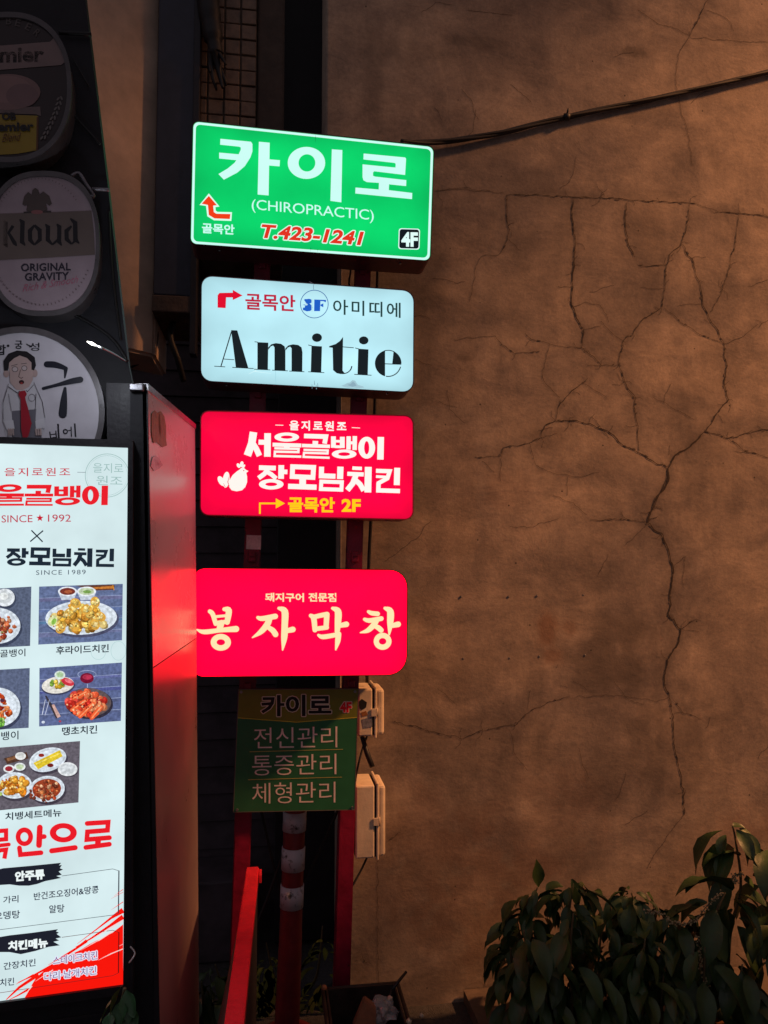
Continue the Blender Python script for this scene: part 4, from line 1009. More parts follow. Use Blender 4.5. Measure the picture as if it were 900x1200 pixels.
    p = pr((30, 32, 44), 1000); p.fill([(-40,108),(20,92),(200,76),(380,58),(366,74),(384,72),(372,92),(392,100),(364,112),(384,132),(350,140),(380,152),(332,162),(280,172),(230,190),(180,200),(120,200),(60,192),(0,196),(-40,205)])
    p.text('안주류', 93, 112, 277, 176, -0.09, 0.05, (240,250,250)); p.done('heading', M['lit_print'], t)
    p = pr((30, 32, 44), 1000); p.fill([(-40,525),(60,508),(200,492),(360,470),(348,484),(366,490),(352,500),(380,520),(346,528),(368,540),(332,548),(372,570),(300,580),(220,605),(130,625),(60,612),(0,612),(-40,622)])
    p.text('치킨메뉴', 50, 545, 297, 605, -0.09, 0.05, (240,250,250)); p.done('heading', M['lit_print'], t)
    # red brushed corner
    p = pr((250, 22, 10), 1000)
    p.fill([(764,440),(700,490),(640,520),(560,560),(500,598),(420,635),(330,690),(270,730),(225,770),(200,810),(180,850),(150,900),(300,880),(764,812)])
    for pts, w in [([(764,352),(690,400),(600,470),(480,560)],[34,14,7,2]), ([(764,392),(680,450),(560,530),(470,580)],[30,16,10,3]), ([(764,300),(720,330),(690,350)],[5,3,1]), ([(764,222),(710,262)],[4,1]), ([(764,240),(690,280)],[3,1]),
                   ([(540,540),(430,620),(300,690)],[20,9,2]), ([(330,690),(200,760),(110,800)],[16,10,2]), ([(240,750),(120,830),(40,905)],[22,16,5]), ([(180,840),(110,880),(60,905)],[14,8,3]), ([(210,750),(100,810)],[10,2]), ([(470,590),(380,640)],[14,2])]: p.line(pts, w)
    for pts, w in [([(764,590),(690,620),(610,660)],[5,6,1], ), ([(764,415),(700,455),(560,535)],[5,7,2]), ([(640,520),(500,600)],[6,1]), ([(700,480),(620,535),(560,560)],[8,4,1]), ([(764,560),(740,572)],[3,1]), ([(330,720),(220,790)],[6,1]), ([(200,820),(150,880)],[7,2])]: p.line(pts, w, (250,215,210))
    p.done('red_corner', M['lit_print'], t)
    p = pr((40, 48, 60), 1000); p.line([(384,140),(700,96),(738,108)], 3); p.line([(738,106),(735,370)], 7); p.line([(735,370),(700,382),(-40,478)], 3); p.line([(384,520),(700,476),(738,490)], 3, (80,30,30)); p.line([(738,488),(735,740)], 6, (90,16,16)); p.line([(735,740),(700,757),(-40,870)], 3, (110,30,30)); p.done('border', M['lit_print'], t)
    for s, x0, y0, x1, y1, sl in (('가리', 20, 266, 115, 312, -.08), ('반건조오징어&땅콩', 210, 244, 612, 292, -.115), ('오뎅탕', -35, 364, 124, 414, -.08), ('알탕', 305, 322, 400, 372, -.08), ('간장치킨', 22, 678, 221, 724, -.13), ('치킨', 0, 778, 88, 826, -.1)):
        p = pr((34, 44, 66), 1000); p.text(s, x0, y0, x1, y1, sl, 0.014); p.done('menu_line', M['lit_print'], t)
    for s, x0, y0, x1, y1 in (('스테이크치킨', 330, 640, 603, 690), ('다리·날개치킨', 277, 740, 597, 790)):
        p = pr((120, 60, 130), 1000); p.text(s, x0, y0, x1, y1, -.13, 0.0, outline=((225, 232, 250), 7)); p.done('menu_line', M['lit_print'], t)
    p = pr((180, 212, 214), 670); p.ring(610, 500, 46, 46, 43, 43); p.ring(735, 490, 48, 60, 45, 57); p.done('seal', M['lit_print'], t)
menu()

def menu_stand():
    t = thing('menu_stand', 'black stand panel under the menu board with a cable tie at its edge', 'stand', MP.P(60, 1300, -.05))
    t.location.z = 0
    bm = bmesh.new(); slab(bm, MP, [(-80, 1197), (157, 1165), (158, 1420), (-80, 1440)], -0.012, -0.09); fix(bm); obj('stand_panel', bm, M['black_cloth'], t)
    for k in range(3):
        bm = bmesh.new(); slab(bm, MP, [(-80, 1218+26*k), (157, 1184+24*k), (157, 1187+24*k), (-80, 1221+26*k)], -0.009, -0.0119); fix(bm); obj('ridge', bm, M['black_metal'], t)
    bm = bmesh.new()
    a = MP.P(152, 1125, .012); add_tube(bm, spline([a, a+Vector((.006, -.01, .01)), a+Vector((.012, .0, .02)), a+Vector((.002, .0, .035))], 5), .0016, 6); 
    obj('cable_tie', bm, M['white_ink'], t)
menu_stand()

def partition():
    # tall partition running back from the menu to the sign posts: black front, glossy white right side
    NT, NB = at(172.5, 450, 1.90), at(186, 1200, 1.90); FT, FB = at(228.5, 497, 2.60), at(233, 1172, 2.60)
    s0 = (0-NB.z)/(NT.z-NB.z); NB0 = NB+(NT-NB)*s0; s1 = (0-FB.z)/(FT.z-FB.z); FB0 = FB+(FT-FB)*s1
    for v in (NB0, FB0): v.z = 0.02
    t = thing('side_partition', 'tall glossy white side panel with black front, reflecting the red signs', 'partition', (NB0+FB0)*0.5*1.0)
    t.location.z = 0
    inw = Vector((-1, 0, 0))
    def lerp2(u, v):      # u along depth, v up
        return (NB0.lerp(NT, v)).lerp(FB0.lerp(FT, v), u)
    vs = (782-450)/(1200-450)
    def vz(p0, p1, z): return (z-p0.z)/(p1.z-p0.z)
    zs = at(181, 783, 1.90).z
    core = bmesh.new()
    W = 0.075
    c = [NT, FT, FB0, NB0]; add_hull8(core, [p+inw*.004 for p in c]+[p+inw*(W+.02) for p in c]); fix(core); obj('core', core, M['black_metal'], t)
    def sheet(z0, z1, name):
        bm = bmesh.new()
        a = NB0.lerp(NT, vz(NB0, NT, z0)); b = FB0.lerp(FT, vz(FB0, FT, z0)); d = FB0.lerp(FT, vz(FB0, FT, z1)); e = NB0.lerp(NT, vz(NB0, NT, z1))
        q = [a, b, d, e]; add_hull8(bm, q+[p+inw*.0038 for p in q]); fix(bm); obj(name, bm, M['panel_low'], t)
    top = min(NT.z, FT.z)
    bm = bmesh.new()      # upper sheet follows the sloping head
    a = NB0.lerp(NT, vz(NB0, NT, zs+.0015)); b = FB0.lerp(FT, vz(FB0, FT, zs+.0015)); q = [a, b, FT-Vector((0, 0, .012)), NT-Vector((0, 0, .012))]; add_hull8(bm, q+[p+inw*.0038 for p in q]); fix(bm); obj('upper_sheet', bm, M['panel'], t)
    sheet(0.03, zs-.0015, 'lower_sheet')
    # edge trims
    bm = bmesh.new(); q = [NT+Vector((.003, -.004, 0)), FT+Vector((.003, .002, 0)), FT+Vector((.003, .002, -.016)), NT+Vector((.003, -.004, -.016))]; add_hull8(bm, q+[p+inw*.03 for p in q]); fix(bm); obj('top_trim', bm, M['steel'], t)
    bm = bmesh.new(); q = [NT+Vector((.002, -.005, -.0165)), NT+Vector((.002, .003, -.0165)), NB0+Vector((.002, .003, 0)), NB0+Vector((.002, -.005, 0))]; add_hull8(bm, q+[p+inw*.012 for p in q]); fix(bm); obj('edge_trim', bm, M['black_metal'], t)
    # black front board between the menu and the white side
    a, b = at(152.5, 449, 1.895), at(171.5, 450, 1.895); z0 = 0.0
    bm = bmesh.new(); q = [a, b, Vector((NB0.x-.013, 1.895, 0)), Vector((at(158, 1200, 1.895).x-.004, 1.895, 0))]; add_hull8(bm, q+[p+Vector((0, .07, 0)) for p in q]); fix(bm); obj('front_board', bm, M['black_cloth'], t)
    p0 = at(153, 452, 1.88); bm = bmesh.new(); add_box(bm, (p0.x-.002, 1.872, p0.z-.012), (p0.x+.03, 1.894, p0.z+.004), .002); obj('corner_clip', bm, M['grey_tape'], t)
    # stickers: a printed chicken piece and a crumpled foil label
    def onp(px, py):
        # intersect the view ray with the white side's plane
        n = (FT-NT).cross(NB0-NT).normalized(); d = ray(px, py); return EYE+d*((NT-EYE).dot(n)/d.dot(n))+Vector((.0016, 0, 0))
    def stick(poly, m, nm, lb):
        bm = bmesh.new(); vs = [bm.verts.new(onp(*p)) for p in poly]; bm.faces.new(vs)
        r = bmesh.ops.extrude_face_region(bm, geom=bm.faces[:])
        for v in [g for g in r['geom'] if isinstance(g, bmesh.types.BMVert)]: v.co.x -= .0012
        fix(bm); obj(nm, bm, m, t, label=lb)
    stick([(177,485),(181,481),(184,484),(188,482),(192,488),(194,500),(194,515),(195,522),(190,524),(184,519),(179,519),(177,508)], M['chicken'], 'sticker', 'printed piece of fried chicken stuck near the top')
    stick([(186,482),(187,490),(188,505),(187,515),(185.5,505),(185,490)], M['dead'], 'sticker_fold', None)
    stick([(178,536),(182,534),(186,537),(190,545),(186,549),(180,552),(176,546)], M['grey_tape'], 'sticker', 'small crumpled foil sticker')
    stick([(180,538),(184,540),(186,545),(182,546)], M['boll_red'], 'sticker_print', None)
    return t
partition()

# ------------------------------------------------------------ beer signs above the menu
BP = shifted(MP, -0.13)
def beer_signs():
    tag_l = 'black weathered board leaning edge behind the round beer signs'
    bm = bmesh.new(); slab(bm, BP, [(-90, -60), (93, -60), (100, 0), (126, 215), (150, 425), (158, 462), (159, 535), (-90, 530)], 0, -0.06); fix(bm)
    t = thing('backing_board', 'black weathered board carrying three round beer signs', 'board', BP.P(30, 530))
    obj('board', bm, M['black_cloth'], t)
    for pts, w in [([(70,42),(108,44)], .005), ([(60,100),(80,130),(118,172)], .003), ([(85,70),(105,105)], .002), ([(62,376),(80,368),(128,395),(150,425)], .004), ([(128,250),(133,330),(142,400)], .003)]:
        bm = bmesh.new(); add_tube(bm, spline([BP.P(x, y, .012) for x, y in pts], 4), w, 6); obj('wire', bm, M['rubber'], t)
    for pts in ([(86,213),(95,210),(103,222),(112,236),(106,236)], [(110,228),(130,229)]):
        bm = bmesh.new(); add_tube(bm, spline([BP.P(x, y, .03) for x, y in pts], 4), .0045, 7); obj('wire_hook', bm, M['grey_tape'], t)
    def disc_sign(label, cx, cy, rx, ry, ex, depth):
        PL = shifted(BP, depth)
        t = thing('round_sign', label, 'sign', BP.P(cx, cy+ry), 'round beer signs')
        def se(f, k=64):
            o = []
            for i in range(k):
                a = 2*math.pi*i/k; c, s = math.cos(a), math.sin(a)
                o.append((cx+rx*f*math.copysign(abs(c)**(2/ex), c), cy+ry*f*math.copysign(abs(s)**(2/ex), s)))
            return o
        bm = bmesh.new(); slab(bm, PL, se(.985), -.006, -depth+.001); fix(bm); obj('drum', bm, M['rim'], t)
        bm = bmesh.new(); ring_slab(bm, PL, se(1.0), se(.93), .004, -.0055); fix(bm); obj('rim', bm, M['rim'], t, smooth=False)
        return t, PL, se
    # --- topmost
    t, PL, se = disc_sign('dark round beer sign printed with a foaming mug, topmost of the three', 10, 103, 74, 88, 2.3, .075)
    p = Print(PL, (66, 52, 52), base=-.001); p.fill(se(.935)); p.done('face', M['ink_dim'], t)
    PC = (0, 0, 6.154)
    p = Print(PL, (176, 150, 146), PC); p.fill([(-300,345),(0,330),(360,302),(395,268),(420,310),(445,365),(470,448),(440,470),(0,505),(-320,520)]); p.done('band', M['ink_dim'], t)
    p = Print(PL, (20, 16, 20), PC); p.text('Premier', -235, 345, 318, 460, -0.02, 0.035); p.done('lettering', M['ink_dim'], t)
    p = Print(PL, (120, 108, 104), PC)
    for ch, x, y, r in (('B', 62, 152, .05), ('E', 130, 165, .25), ('E', 205, 195, .5), ('R', 268, 237, .75)): p.text(ch, x-18, y-26, x+18, y+26, 0, 0.01, rot=r)
    p.done('lettering', M['ink_dim'], t)
    p = Print(PL, (196, 164, 44), PC); p.fill([(-160,820),(265,835),(275,840),(270,1085),(120,1110),(-20,1118),(-150,1110)]); p.fill([(-160,780),(290,770),(295,838),(262,826),(-160,812)], (150,128,124)); p.line([(272,845),(268,1085)], 14, (120,70,30))
    p.disc(60, 665, 232, 130, (176,138,134)); p.disc(40, 645, 190, 98, (190,150,146)); p.disc(160, 690, 115, 85, (168,132,132)); p.done('mug_print', M['ink_dim'], t)
    p = Print(PL, (30, 22, 22), PC, base=.003); p.text('OB', 15, 815, 118, 872, 0, 0.05); p.done('lettering', M['ink_dim'], t); p = Print(PL, (30, 22, 22), PC, base=.003); p.text('Premier', -110, 885, 245, 955, -0.01, 0.04); p.done('lettering', M['ink_dim'], t)
    p = Print(PL, (110, 50, 30), PC, base=.003); p.text('Blend', 18, 970, 155, 1030, -0.08, -0.004, shear=.4); p.done('lettering', M['ink_dim'], t)
    p = Print(PL, (150, 140, 136), PC)
    for k in range(9):
        f = k/8; x = 432-118*f**1.3; y = 705+285*f
        p.disc(x-12, y+8, 16, 7, rot=-.9); p.disc(x+12, y+4, 16, 7, rot=-2.0+.6*f)
    p.done('laurel', M['ink_dim'], t)
    # --- middle
    t, PL, se = disc_sign('pale oval beer sign with a taupe band and an eagle crest, middle of the three', 51, 286, 66, 85, 2.5, .062)
    p = Print(PL, (168, 150, 158), base=-.001); p.fill(se(.935)); p.done('face', M['ink'], t)
    KC = (0, 195, 6.486)
    p = Print(PL, (112, 98, 92), KC); p.fill([(-62,362),(350,352),(695,338),(715,500),(722,672),(350,695),(-70,716)]); p.done('band', M['ink'], t)
    p = Print(PL, (20, 18, 24), KC)
    # angular blackletter strokes
    p.line([(28,412),(42,430),(40,590),(58,612)], [10,34,34,10]); p.line([(100,452),(66,505),(112,585),(128,606)], [26,20,32,8])
    p.line([(150,402),(172,425),(168,575),(192,602)], [10,34,34,10])
    p.line([(262,448),(228,490),(230,560),(262,598)], [14,32,32,14]); p.line([(262,448),(302,486),(304,558),(262,598)], [18,32,30,12])
    p.line([(345,440),(366,462),(364,560),(398,596)], [10,32,32,14]); p.line([(398,596),(440,560)], [14,20]); p.line([(432,440),(452,460),(450,575),(470,604)], [10,32,32,8])
    p.line([(545,455),(506,492),(508,556),(545,592)], [14,32,32,14]); p.line([(535,398),(572,430),(574,560),(604,588)], [10,34,34,8]); p.line([(545,592),(575,565)], [12,18])
    p.done('lettering', M['ink'], t)
    p = Print(PL, (86, 74, 70), KC); p.fill([(170,290),(185,230),(215,195),(240,215),(248,180),(270,165),(292,180),(302,212),(330,192),(375,225),(395,285),(375,300),(352,282),(362,330),(330,345),(225,348),(200,335),(208,290),(190,302)])
    p.line([(180,352),(390,345)], 12, (60,50,50)); p.disc(282, 348, 45, 16, (150,95,95)); p.done('eagle_crest', M['ink'], t)
    p = Print(PL, (44, 40, 56), KC); p.text('ORIGINAL', 160, 740, 538, 800, -0.022, 0.025, space=1.05); p.done('lettering', M['ink'], t); p = Print(PL, (44, 40, 56), KC); p.text('GRAVITY', 190, 812, 525, 872, -0.03, 0.025, space=1.05); p.done('lettering', M['ink'], t)
    p = Print(PL, (186, 110, 132), KC); p.text('Rich & Smooth', 172, 900, 595, 955, -0.17, -0.002, shear=.4); p.done('lettering', M['ink'], t, 'slanting pink script')
    p = Print(PL, (128, 112, 116), KC)
    for k in range(30):
        a = R(25+k*4.5); x = 320+375*math.cos(a); y = 600+448*math.sin(a); p.line([(x, y), (x+14*math.cos(a), y+14*math.sin(a))], 8)
    for k in range(26):
        a = R(215+k*4.2); x = 300+360*math.cos(a); y = 560+455*math.sin(a); p.line([(x, y), (x+12*math.cos(a), y+12*math.sin(a))], 7)
    p.done('small_print', M['ink'], t)
    # --- lowest
    t, PL, se = disc_sign('white round sign with a drawn man in a red tie, lowest of the three', 25, 484, 98, 101, 2.0, .07)
    p = Print(PL, (212, 208, 216), base=-.001); p.fill(se(.935)); p.done('face', M['ink'], t)
    DC = (0, 375, 6.0)
    p = Print(PL, (196, 170, 165), DC)
    p.fill([(60,455),(25,560),(20,700),(40,810),(85,830),(300,812),(322,690),(300,560),(240,440),(200,470),(100,480)], (206,204,210))
    p.fill([(82,640),(255,628),(250,700),(295,800),(290,860),(80,860),(90,780)], (112,110,120))
    p.disc(45, 378, 20, 26, (186,160,155)); p.disc(245, 375, 20, 28, (186,160,155))
    p.fill([(62,300),(95,262),(140,248),(190,262),(228,300),(232,420),(205,470),(160,496),(115,490),(72,440)])
    p.fill([(30,358),(24,290),(60,238),(120,215),(190,222),(245,262),(254,320),(240,356),(222,350),(222,300),(190,268),(140,250),(100,270),(66,300),(56,358)], (24,22,28))
    p.ring(106, 347, 22, 20, 18, 16, (70,60,64)); p.ring(172, 340, 20, 19, 16, 15, (70,60,64)); p.disc(106, 347, 18, 16, (205,190,190)); p.disc(172, 340, 16, 15, (205,190,190))
    p.line([(146,350),(132,400),(150,412),(164,402)], 4, (90,70,70)); p.disc(153, 438, 18, 15, (60,20,26)); p.disc(153, 446, 9, 6, (176,60,60))
    p.line([(80,325),(125,312)], 4, (90,80,82)); p.line([(150,310),(190,305)], 4, (90,80,82))
    p.line([(60,470),(125,515),(140,500)], 4, (80,76,86)); p.line([(240,455),(195,505),(185,495)], 4, (80,76,86)); p.line([(62,450),(22,590),(25,700)], 3, (80,76,86)); p.line([(240,440),(300,580),(318,690)], 3, (80,76,86)); p.line([(62,520),(82,640)], 3, (80,76,86)); p.line([(256,520),(250,630)], 3, (80,76,86))
    p.ring(226, 548, 25, 26, 22, 23, (100,96,106)); p.fill([(25,710),(95,705),(105,765),(50,775)], (214,212,218)); p.fill([(250,710),(315,690),(318,760),(255,770)], (214,212,218))
    for x in (62,78,94,256,272,288): p.line([(x,770),(x+4,808)], 12, (192,170,166), round=True)
    p.fill([(140,505),(180,498),(192,525),(180,548),(205,640),(226,730),(205,815),(185,845),(165,835),(152,760),(150,560),(134,528)], (168,24,44))
    p.done('man_print', M['ink'], t)
    p = Print(PL, (20, 24, 40), DC)
    p.brush([(330,312),(390,316),(455,338),(462,350),(456,405)], [44,44,30,28,12]); p.brush([(305,482),(400,458),(500,432),(565,420)], [22,24,40,44]); p.brush([(458,482),(450,560),(442,660)], [22,46,60])
    p.done('lettering', M['ink'], t, 'large black brushed character')
    p = Print(PL, (24, 26, 36), DC)
    p.line([(350,785),(356,830),(398,826),(392,778)], 8); p.line([(354,806),(394,802)], 6); p.line([(408,730),(414,830)], 12); p.ring(460, 784, 18, 18, 10, 10); p.line([(478,778),(498,776)], 6); p.line([(500,750),(503,822)], 8); p.line([(526,728),(532,822)], 11)
    p.done('lettering', M['ink'], t); p = Print(PL, (24, 26, 36), DC)
    p.text('합', -30, 172, 42, 246, 0, .02); p.disc(58, 182, 9, 9); p.text('궁', 104, 145, 158, 205, 0, .02); p.text('성', 205, 160, 278, 218, 0, .01); p.line([(186,170),(225,190)], 8)
    p.done('lettering', M['ink'], t)
    # small glaring lamp clipped above the lowest sign
    t = thing('clip_lamp', 'tiny glaring lamp on a thin arm above the lowest beer sign', 'lamp', BP.P(118, 415, .05))
    LP = shifted(BP, .30)
    bm = bmesh.new(); add_tube(bm, [LP.P(102, 400.2), LP.P(107.5, 402.5), LP.P(113, 405)], [.001, .0034, .0015], 10); obj('bulb', bm, M['lit_bulb'], t)
    cl = bpy.data.lights.new('clip_lamp_light', 'POINT'); cl.energy = 1.15; cl.color = (0.84, 0.89, 1.0); cl.shadow_soft_size = .02
    co = bpy.data.objects.new('clip_lamp_light', cl); COL.objects.link(co); co.location = LP.P(107, 402.5, .03)-t.location; co.parent = t
    bm = bmesh.new(); add_tube(bm, spline([LP.P(113, 405), LP.P(121, 408.5), shifted(BP,.2).P(132, 414), BP.P(148, 424, .005)], 4), .0025, 6); obj('arm', bm, M['steel'], t)
beer_signs()
# ------------------------------------------------------------ junction boxes on the right post
def junction(label, pxs, pys, Y0, Y1, stickers):
    x0, xm, x1 = [at(x, (pys[0]+pys[1])/2, Y0).x for x in pxs]; z1, z0 = at(pxs[1], pys[0], Y0).z, at(pxs[1], pys[1], Y0).z
    t = thing('junction_box', label, 'electric box', (x0, Y0, z0), 'electric boxes on the right red post')
    obj('body', box((x0, Y0, z0+.004), (xm-.004, Y1, z1-.004), .006), M['cream'], t)
    obj('seal', box((xm-.004, Y0+.004, z0+.008), (xm+.002, Y1-.004, z1-.008)), M['rubber'], t)
    bm = bmesh.new(); add_box(bm, (xm+.002, Y0-.001, z0-.004), (xm+.011, Y1+.001, z1+.004), .003); add_box(bm, (xm+.009, Y0+.004, z0+.006), (x1, Y1-.004, z1-.006), .010); obj('lid', bm, M['cream'], t)
    for f in (.5,):
        zz = z0+(z1-z0)*f; bm = bmesh.new(); add_box(bm, (xm-.010, Y0-.0045, zz-.014), (xm+.010, Y0-.0012, zz+.014), .0015); add_tube(bm, [(xm+.013, Y0-.003, zz-.016), (xm+.013, Y0-.003, zz+.016)], .0025, 6); obj('latch', bm, M['cream'], t)
    for poly, m in stickers:
        bm = bmesh.new(); slab(bm, front(Y0), poly, .0012, .0002); fix(bm); obj('sticker', bm, M[m], t)
    return t, (x0, xm, x1, z0, z1)
junction('small cream electric box with dark stickers, beside the unlit green board', (419.5, 438, 450.5), (806, 864), 2.80, 2.95,
    [([(420.5,822),(424,819),(430,823),(429,829),(424,832),(421,830)], 'rubber'), ([(423,835),(429,833),(431,838),(424,840)], 'dead'), ([(424,843),(436,840),(436,852),(426,853)], 'grey_tape')])
junction('larger plain cream electric box, mounted lower on the right red post', (416.5, 440.5, 452), (919, 1007), 2.80, 2.96, [])
def stub_cables():
    bm = bmesh.new(); add_tube(bm, [at(424, 862, 2.86), at(430, 882, 2.85), at(436.5, 899, 2.83)], [.008, .010, .010], 8); tag(obj('cut_cable', bm, M['rubber']), 'thick cut black cable end poking out below the small electric box', 'cable')
    bm = bmesh.new(); add_tube(bm, spline([at(431, 860, 2.9), at(424, 880, 2.88), at(418, 905, 2.86), at(416, 920, 2.86)], 4), .004, 6); tag(obj('thin_cable', bm, M['rubber']), 'thin black cable running from the small electric box to the larger one', 'cable')
    bm = bmesh.new(); add_tube(bm, spline([at(430, 1005, 2.9), at(423, 1020, 2.9), at(414, 1036, 2.88), at(404, 1052, 2.88)], 4), .004, 6); tag(obj('thin_cable', bm, M['rubber']), 'thin black cable leaving the underside of the larger electric box', 'cable')
    bm = bmesh.new(); add_tube(bm, spline([at(443, 296, 2.86), at(441, 400, 2.86), at(437, 560, 2.86), at(432, 668, 2.86), at(430, 800, 2.86)], 4), .0065, 7)
    t = tag(obj('drop_cable', bm, M['rubber']), 'black cable running down along the right red post behind the signs', 'cable')
    bm = bmesh.new(); add_tube(bm, spline([at(407, 300, 2.83), at(411, 315, 2.82), at(409, 332, 2.83), at(413, 350, 2.85)], 4), .004, 6); tag(obj('thin_cable', bm, M['rubber']), 'thin black cable looping between the green and the pale blue sign', 'cable')
stub_cables()
def power_cable():
    t = thing('power_cable', 'twisted black power cables crossing the cracked wall from the green sign', 'cable', at(508, 168, 2.84))
    base = spline([at(470, 167, 2.93), at(512, 166.5, 2.985), at(580, 157, 2.998), at(664, 137, 3.002), at(760, 117, 3.004), at(840, 99, 3.004), at(905, 83, 3.004), at(1010, 57, 3.004), at(1150, 19, 3.004)], 12)
    n = len(base)
    for k in range(3):
        pts = []
        for i, p in enumerate(base):
            ph = i*0.20+k*2.09; r = .0045
            pts.append(p+Vector((0, math.cos(ph)*r, math.sin(ph)*r*(1.15 if i < n*.5 else .75))))
        bm = bmesh.new(); add_tube(bm, pts, .0078, 8); obj('strand', bm, M['rubber'], t)
    for px, py, Y in ((664, 137, 3.000),):
        c = at(px, py, Y); bm = bmesh.new(); add_tube(bm, [c-RIGHT*.012, c+RIGHT*.012], .0145, 10); add_tube(bm, [c+Vector((0, -.005, .012)), c+Vector((.004, -.012, .030))], .004, 6); obj('cable_tie', bm, M['rubber'], t)
power_cable()

# ------------------------------------------------------------ bollard between the posts
def bollard():
    Yb = 2.89
    top = at(346.5, 925, Yb); bot = at(338.5, 1150, Yb); d = (bot-top)/(top.z-bot.z); foot = top+d*top.z
    t = thing('bollard', 'dark red flexible bollard with worn white reflective bands behind the green board', 'bollard', (foot.x, foot.y, 0))
    def pt(py):
        z = at(343, py, Yb).z; return top+d*(top.z-z)
    r = .0415
    bm = bmesh.new(); add_tube(bm, [pt(925)+Vector((0, 0, .025)), pt(925)+Vector((0, 0, .02)), pt(925), pt(1060), pt(1110), foot+Vector((0, 0, .05)), foot+Vector((0, 0, .011))], [.012, .032, r-.002, r-.002, r, r+.003, r+.012], 28); obj('tube', bm, M['boll_red'], t)
    for a, b in ((950, 972.5), (992, 1018), (1036, 1062)):
        bm = bmesh.new(); add_tube(bm, [pt(a), pt(b)], r+.0012, 32); obj('reflective_band', bm, M['reflective'], t)
    bm = bmesh.new(); add_tube(bm, [foot+Vector((0, 0, .001)), foot+Vector((0, 0, .01)), foot+Vector((0, 0, .03))], [.11, .105, .055], 28); obj('base', bm, M['boll_red'], t)
bollard()

# ------------------------------------------------------------ low red-capped barrier running toward the street
def barrier():
    # capped rail perpendicular to the wall
    Yf, Yn = 2.58, 1.55
    fl, fr = at(288.5, 1016, Yf), at(303.5, 1016.5, Yf); z = fl.z
    dirv = at(324, 655, 50)-EYE
    t = thing('low_barrier', 'low barrier with a bright red top rail, leading from the signs to the street', 'barrier', ((fl.x+fr.x)/2, 2.05, 0))
    near = at(262, 1200, 1.70); k = (Yn-Yf)/(1.70-Yf)
    def nx(px_far, px_near):
        a = at(px_far, 1016, Yf); b = at(px_near, 1200, 1.0); b = EYE+ray(px_near, 1200)*((z-CAM_H)/ray(px_near, 1200).z)
        f = (Yn-a.y)/(b.y-a.y); return a.x+(b.x-a.x)*f
    l, r = nx(288.5, 262.5), nx(303.5, 285.5)
    q = [Vector((fl.x, Yf, z)), Vector((fr.x, Yf, z)), Vector((r, Yn, z)), Vector((l, Yn, z))]
    bm = bmesh.new(); add_hull8(bm, q+[p-Vector((0, 0, .035)) for p in q]); fix(bm); bmesh.ops.bevel(bm, geom=bm.edges[:], offset=.003, segments=2, affect='EDGES'); obj('top_rail', bm, M['red_bar'], t)
    bm = bmesh.new(); q2 = [Vector((fl.x-.004, Yf-.14, z-.036)), Vector((fl.x+.001, Yf-.14, z-.036)), Vector((l+.001, Yn, z-.036)), Vector((l-.004, Yn, z-.036))]; add_hull8(bm, q2+[p-Vector((0, 0, .012)) for p in q2]); fix(bm); obj('edge_strip', bm, M['steel'], t)
    # sloping brown skirt on the left, black panel on the right
    bm = bmesh.new(); a, b = q2[0], q2[3]
    q3 = [a+Vector((0, 0, -.012)), b+Vector((0, 0, -.012)), Vector((b.x-.16, b.y, .03)), Vector((a.x-.12, a.y, .03))]; add_hull8(bm, q3+[p+Vector((.014, 0, 0)) for p in q3]); fix(bm); obj('skirt', bm, M['maroon_brown'], t)
    bm = bmesh.new(); q4 = [Vector((fr.x-.012, Yf-.01, z-.036)), Vector((fr.x-.004, Yf-.01, z-.036)), Vector((r-.004, Yn, z-.036)), Vector((r-.012, Yn, z-.036))]; add_hull8(bm, q4+[Vector((p.x, p.y, .005)) for p in q4]); fix(bm); obj('side_panel', bm, M['black_metal'], t)
    for y in (Yf-.05, Yn+.06):
        f = (y-Yf)/(Yn-Yf); x = fl.x+(l-fl.x)*f
        bm = bmesh.new(); add_box(bm, (x+.006, y-.015, 0.002), (x+.032, y+.015, z-.0365), .003); obj('leg', bm, M['black_metal'], t)
    bm = bmesh.new(); c = at(304, 1030, Yf-.02); add_box(bm, (fr.x+.0005, Yf-.06, z-.030), (fr.x+.009, Yf-.012, z-.004), .002); obj('latch', bm, M['red_bar'], t)
M['maroon_brown'] = mat('dull_brown_board', (0.26, 0.18, 0.16), 0.6, 0, 12, 0.35, 0.1, 40)
barrier()

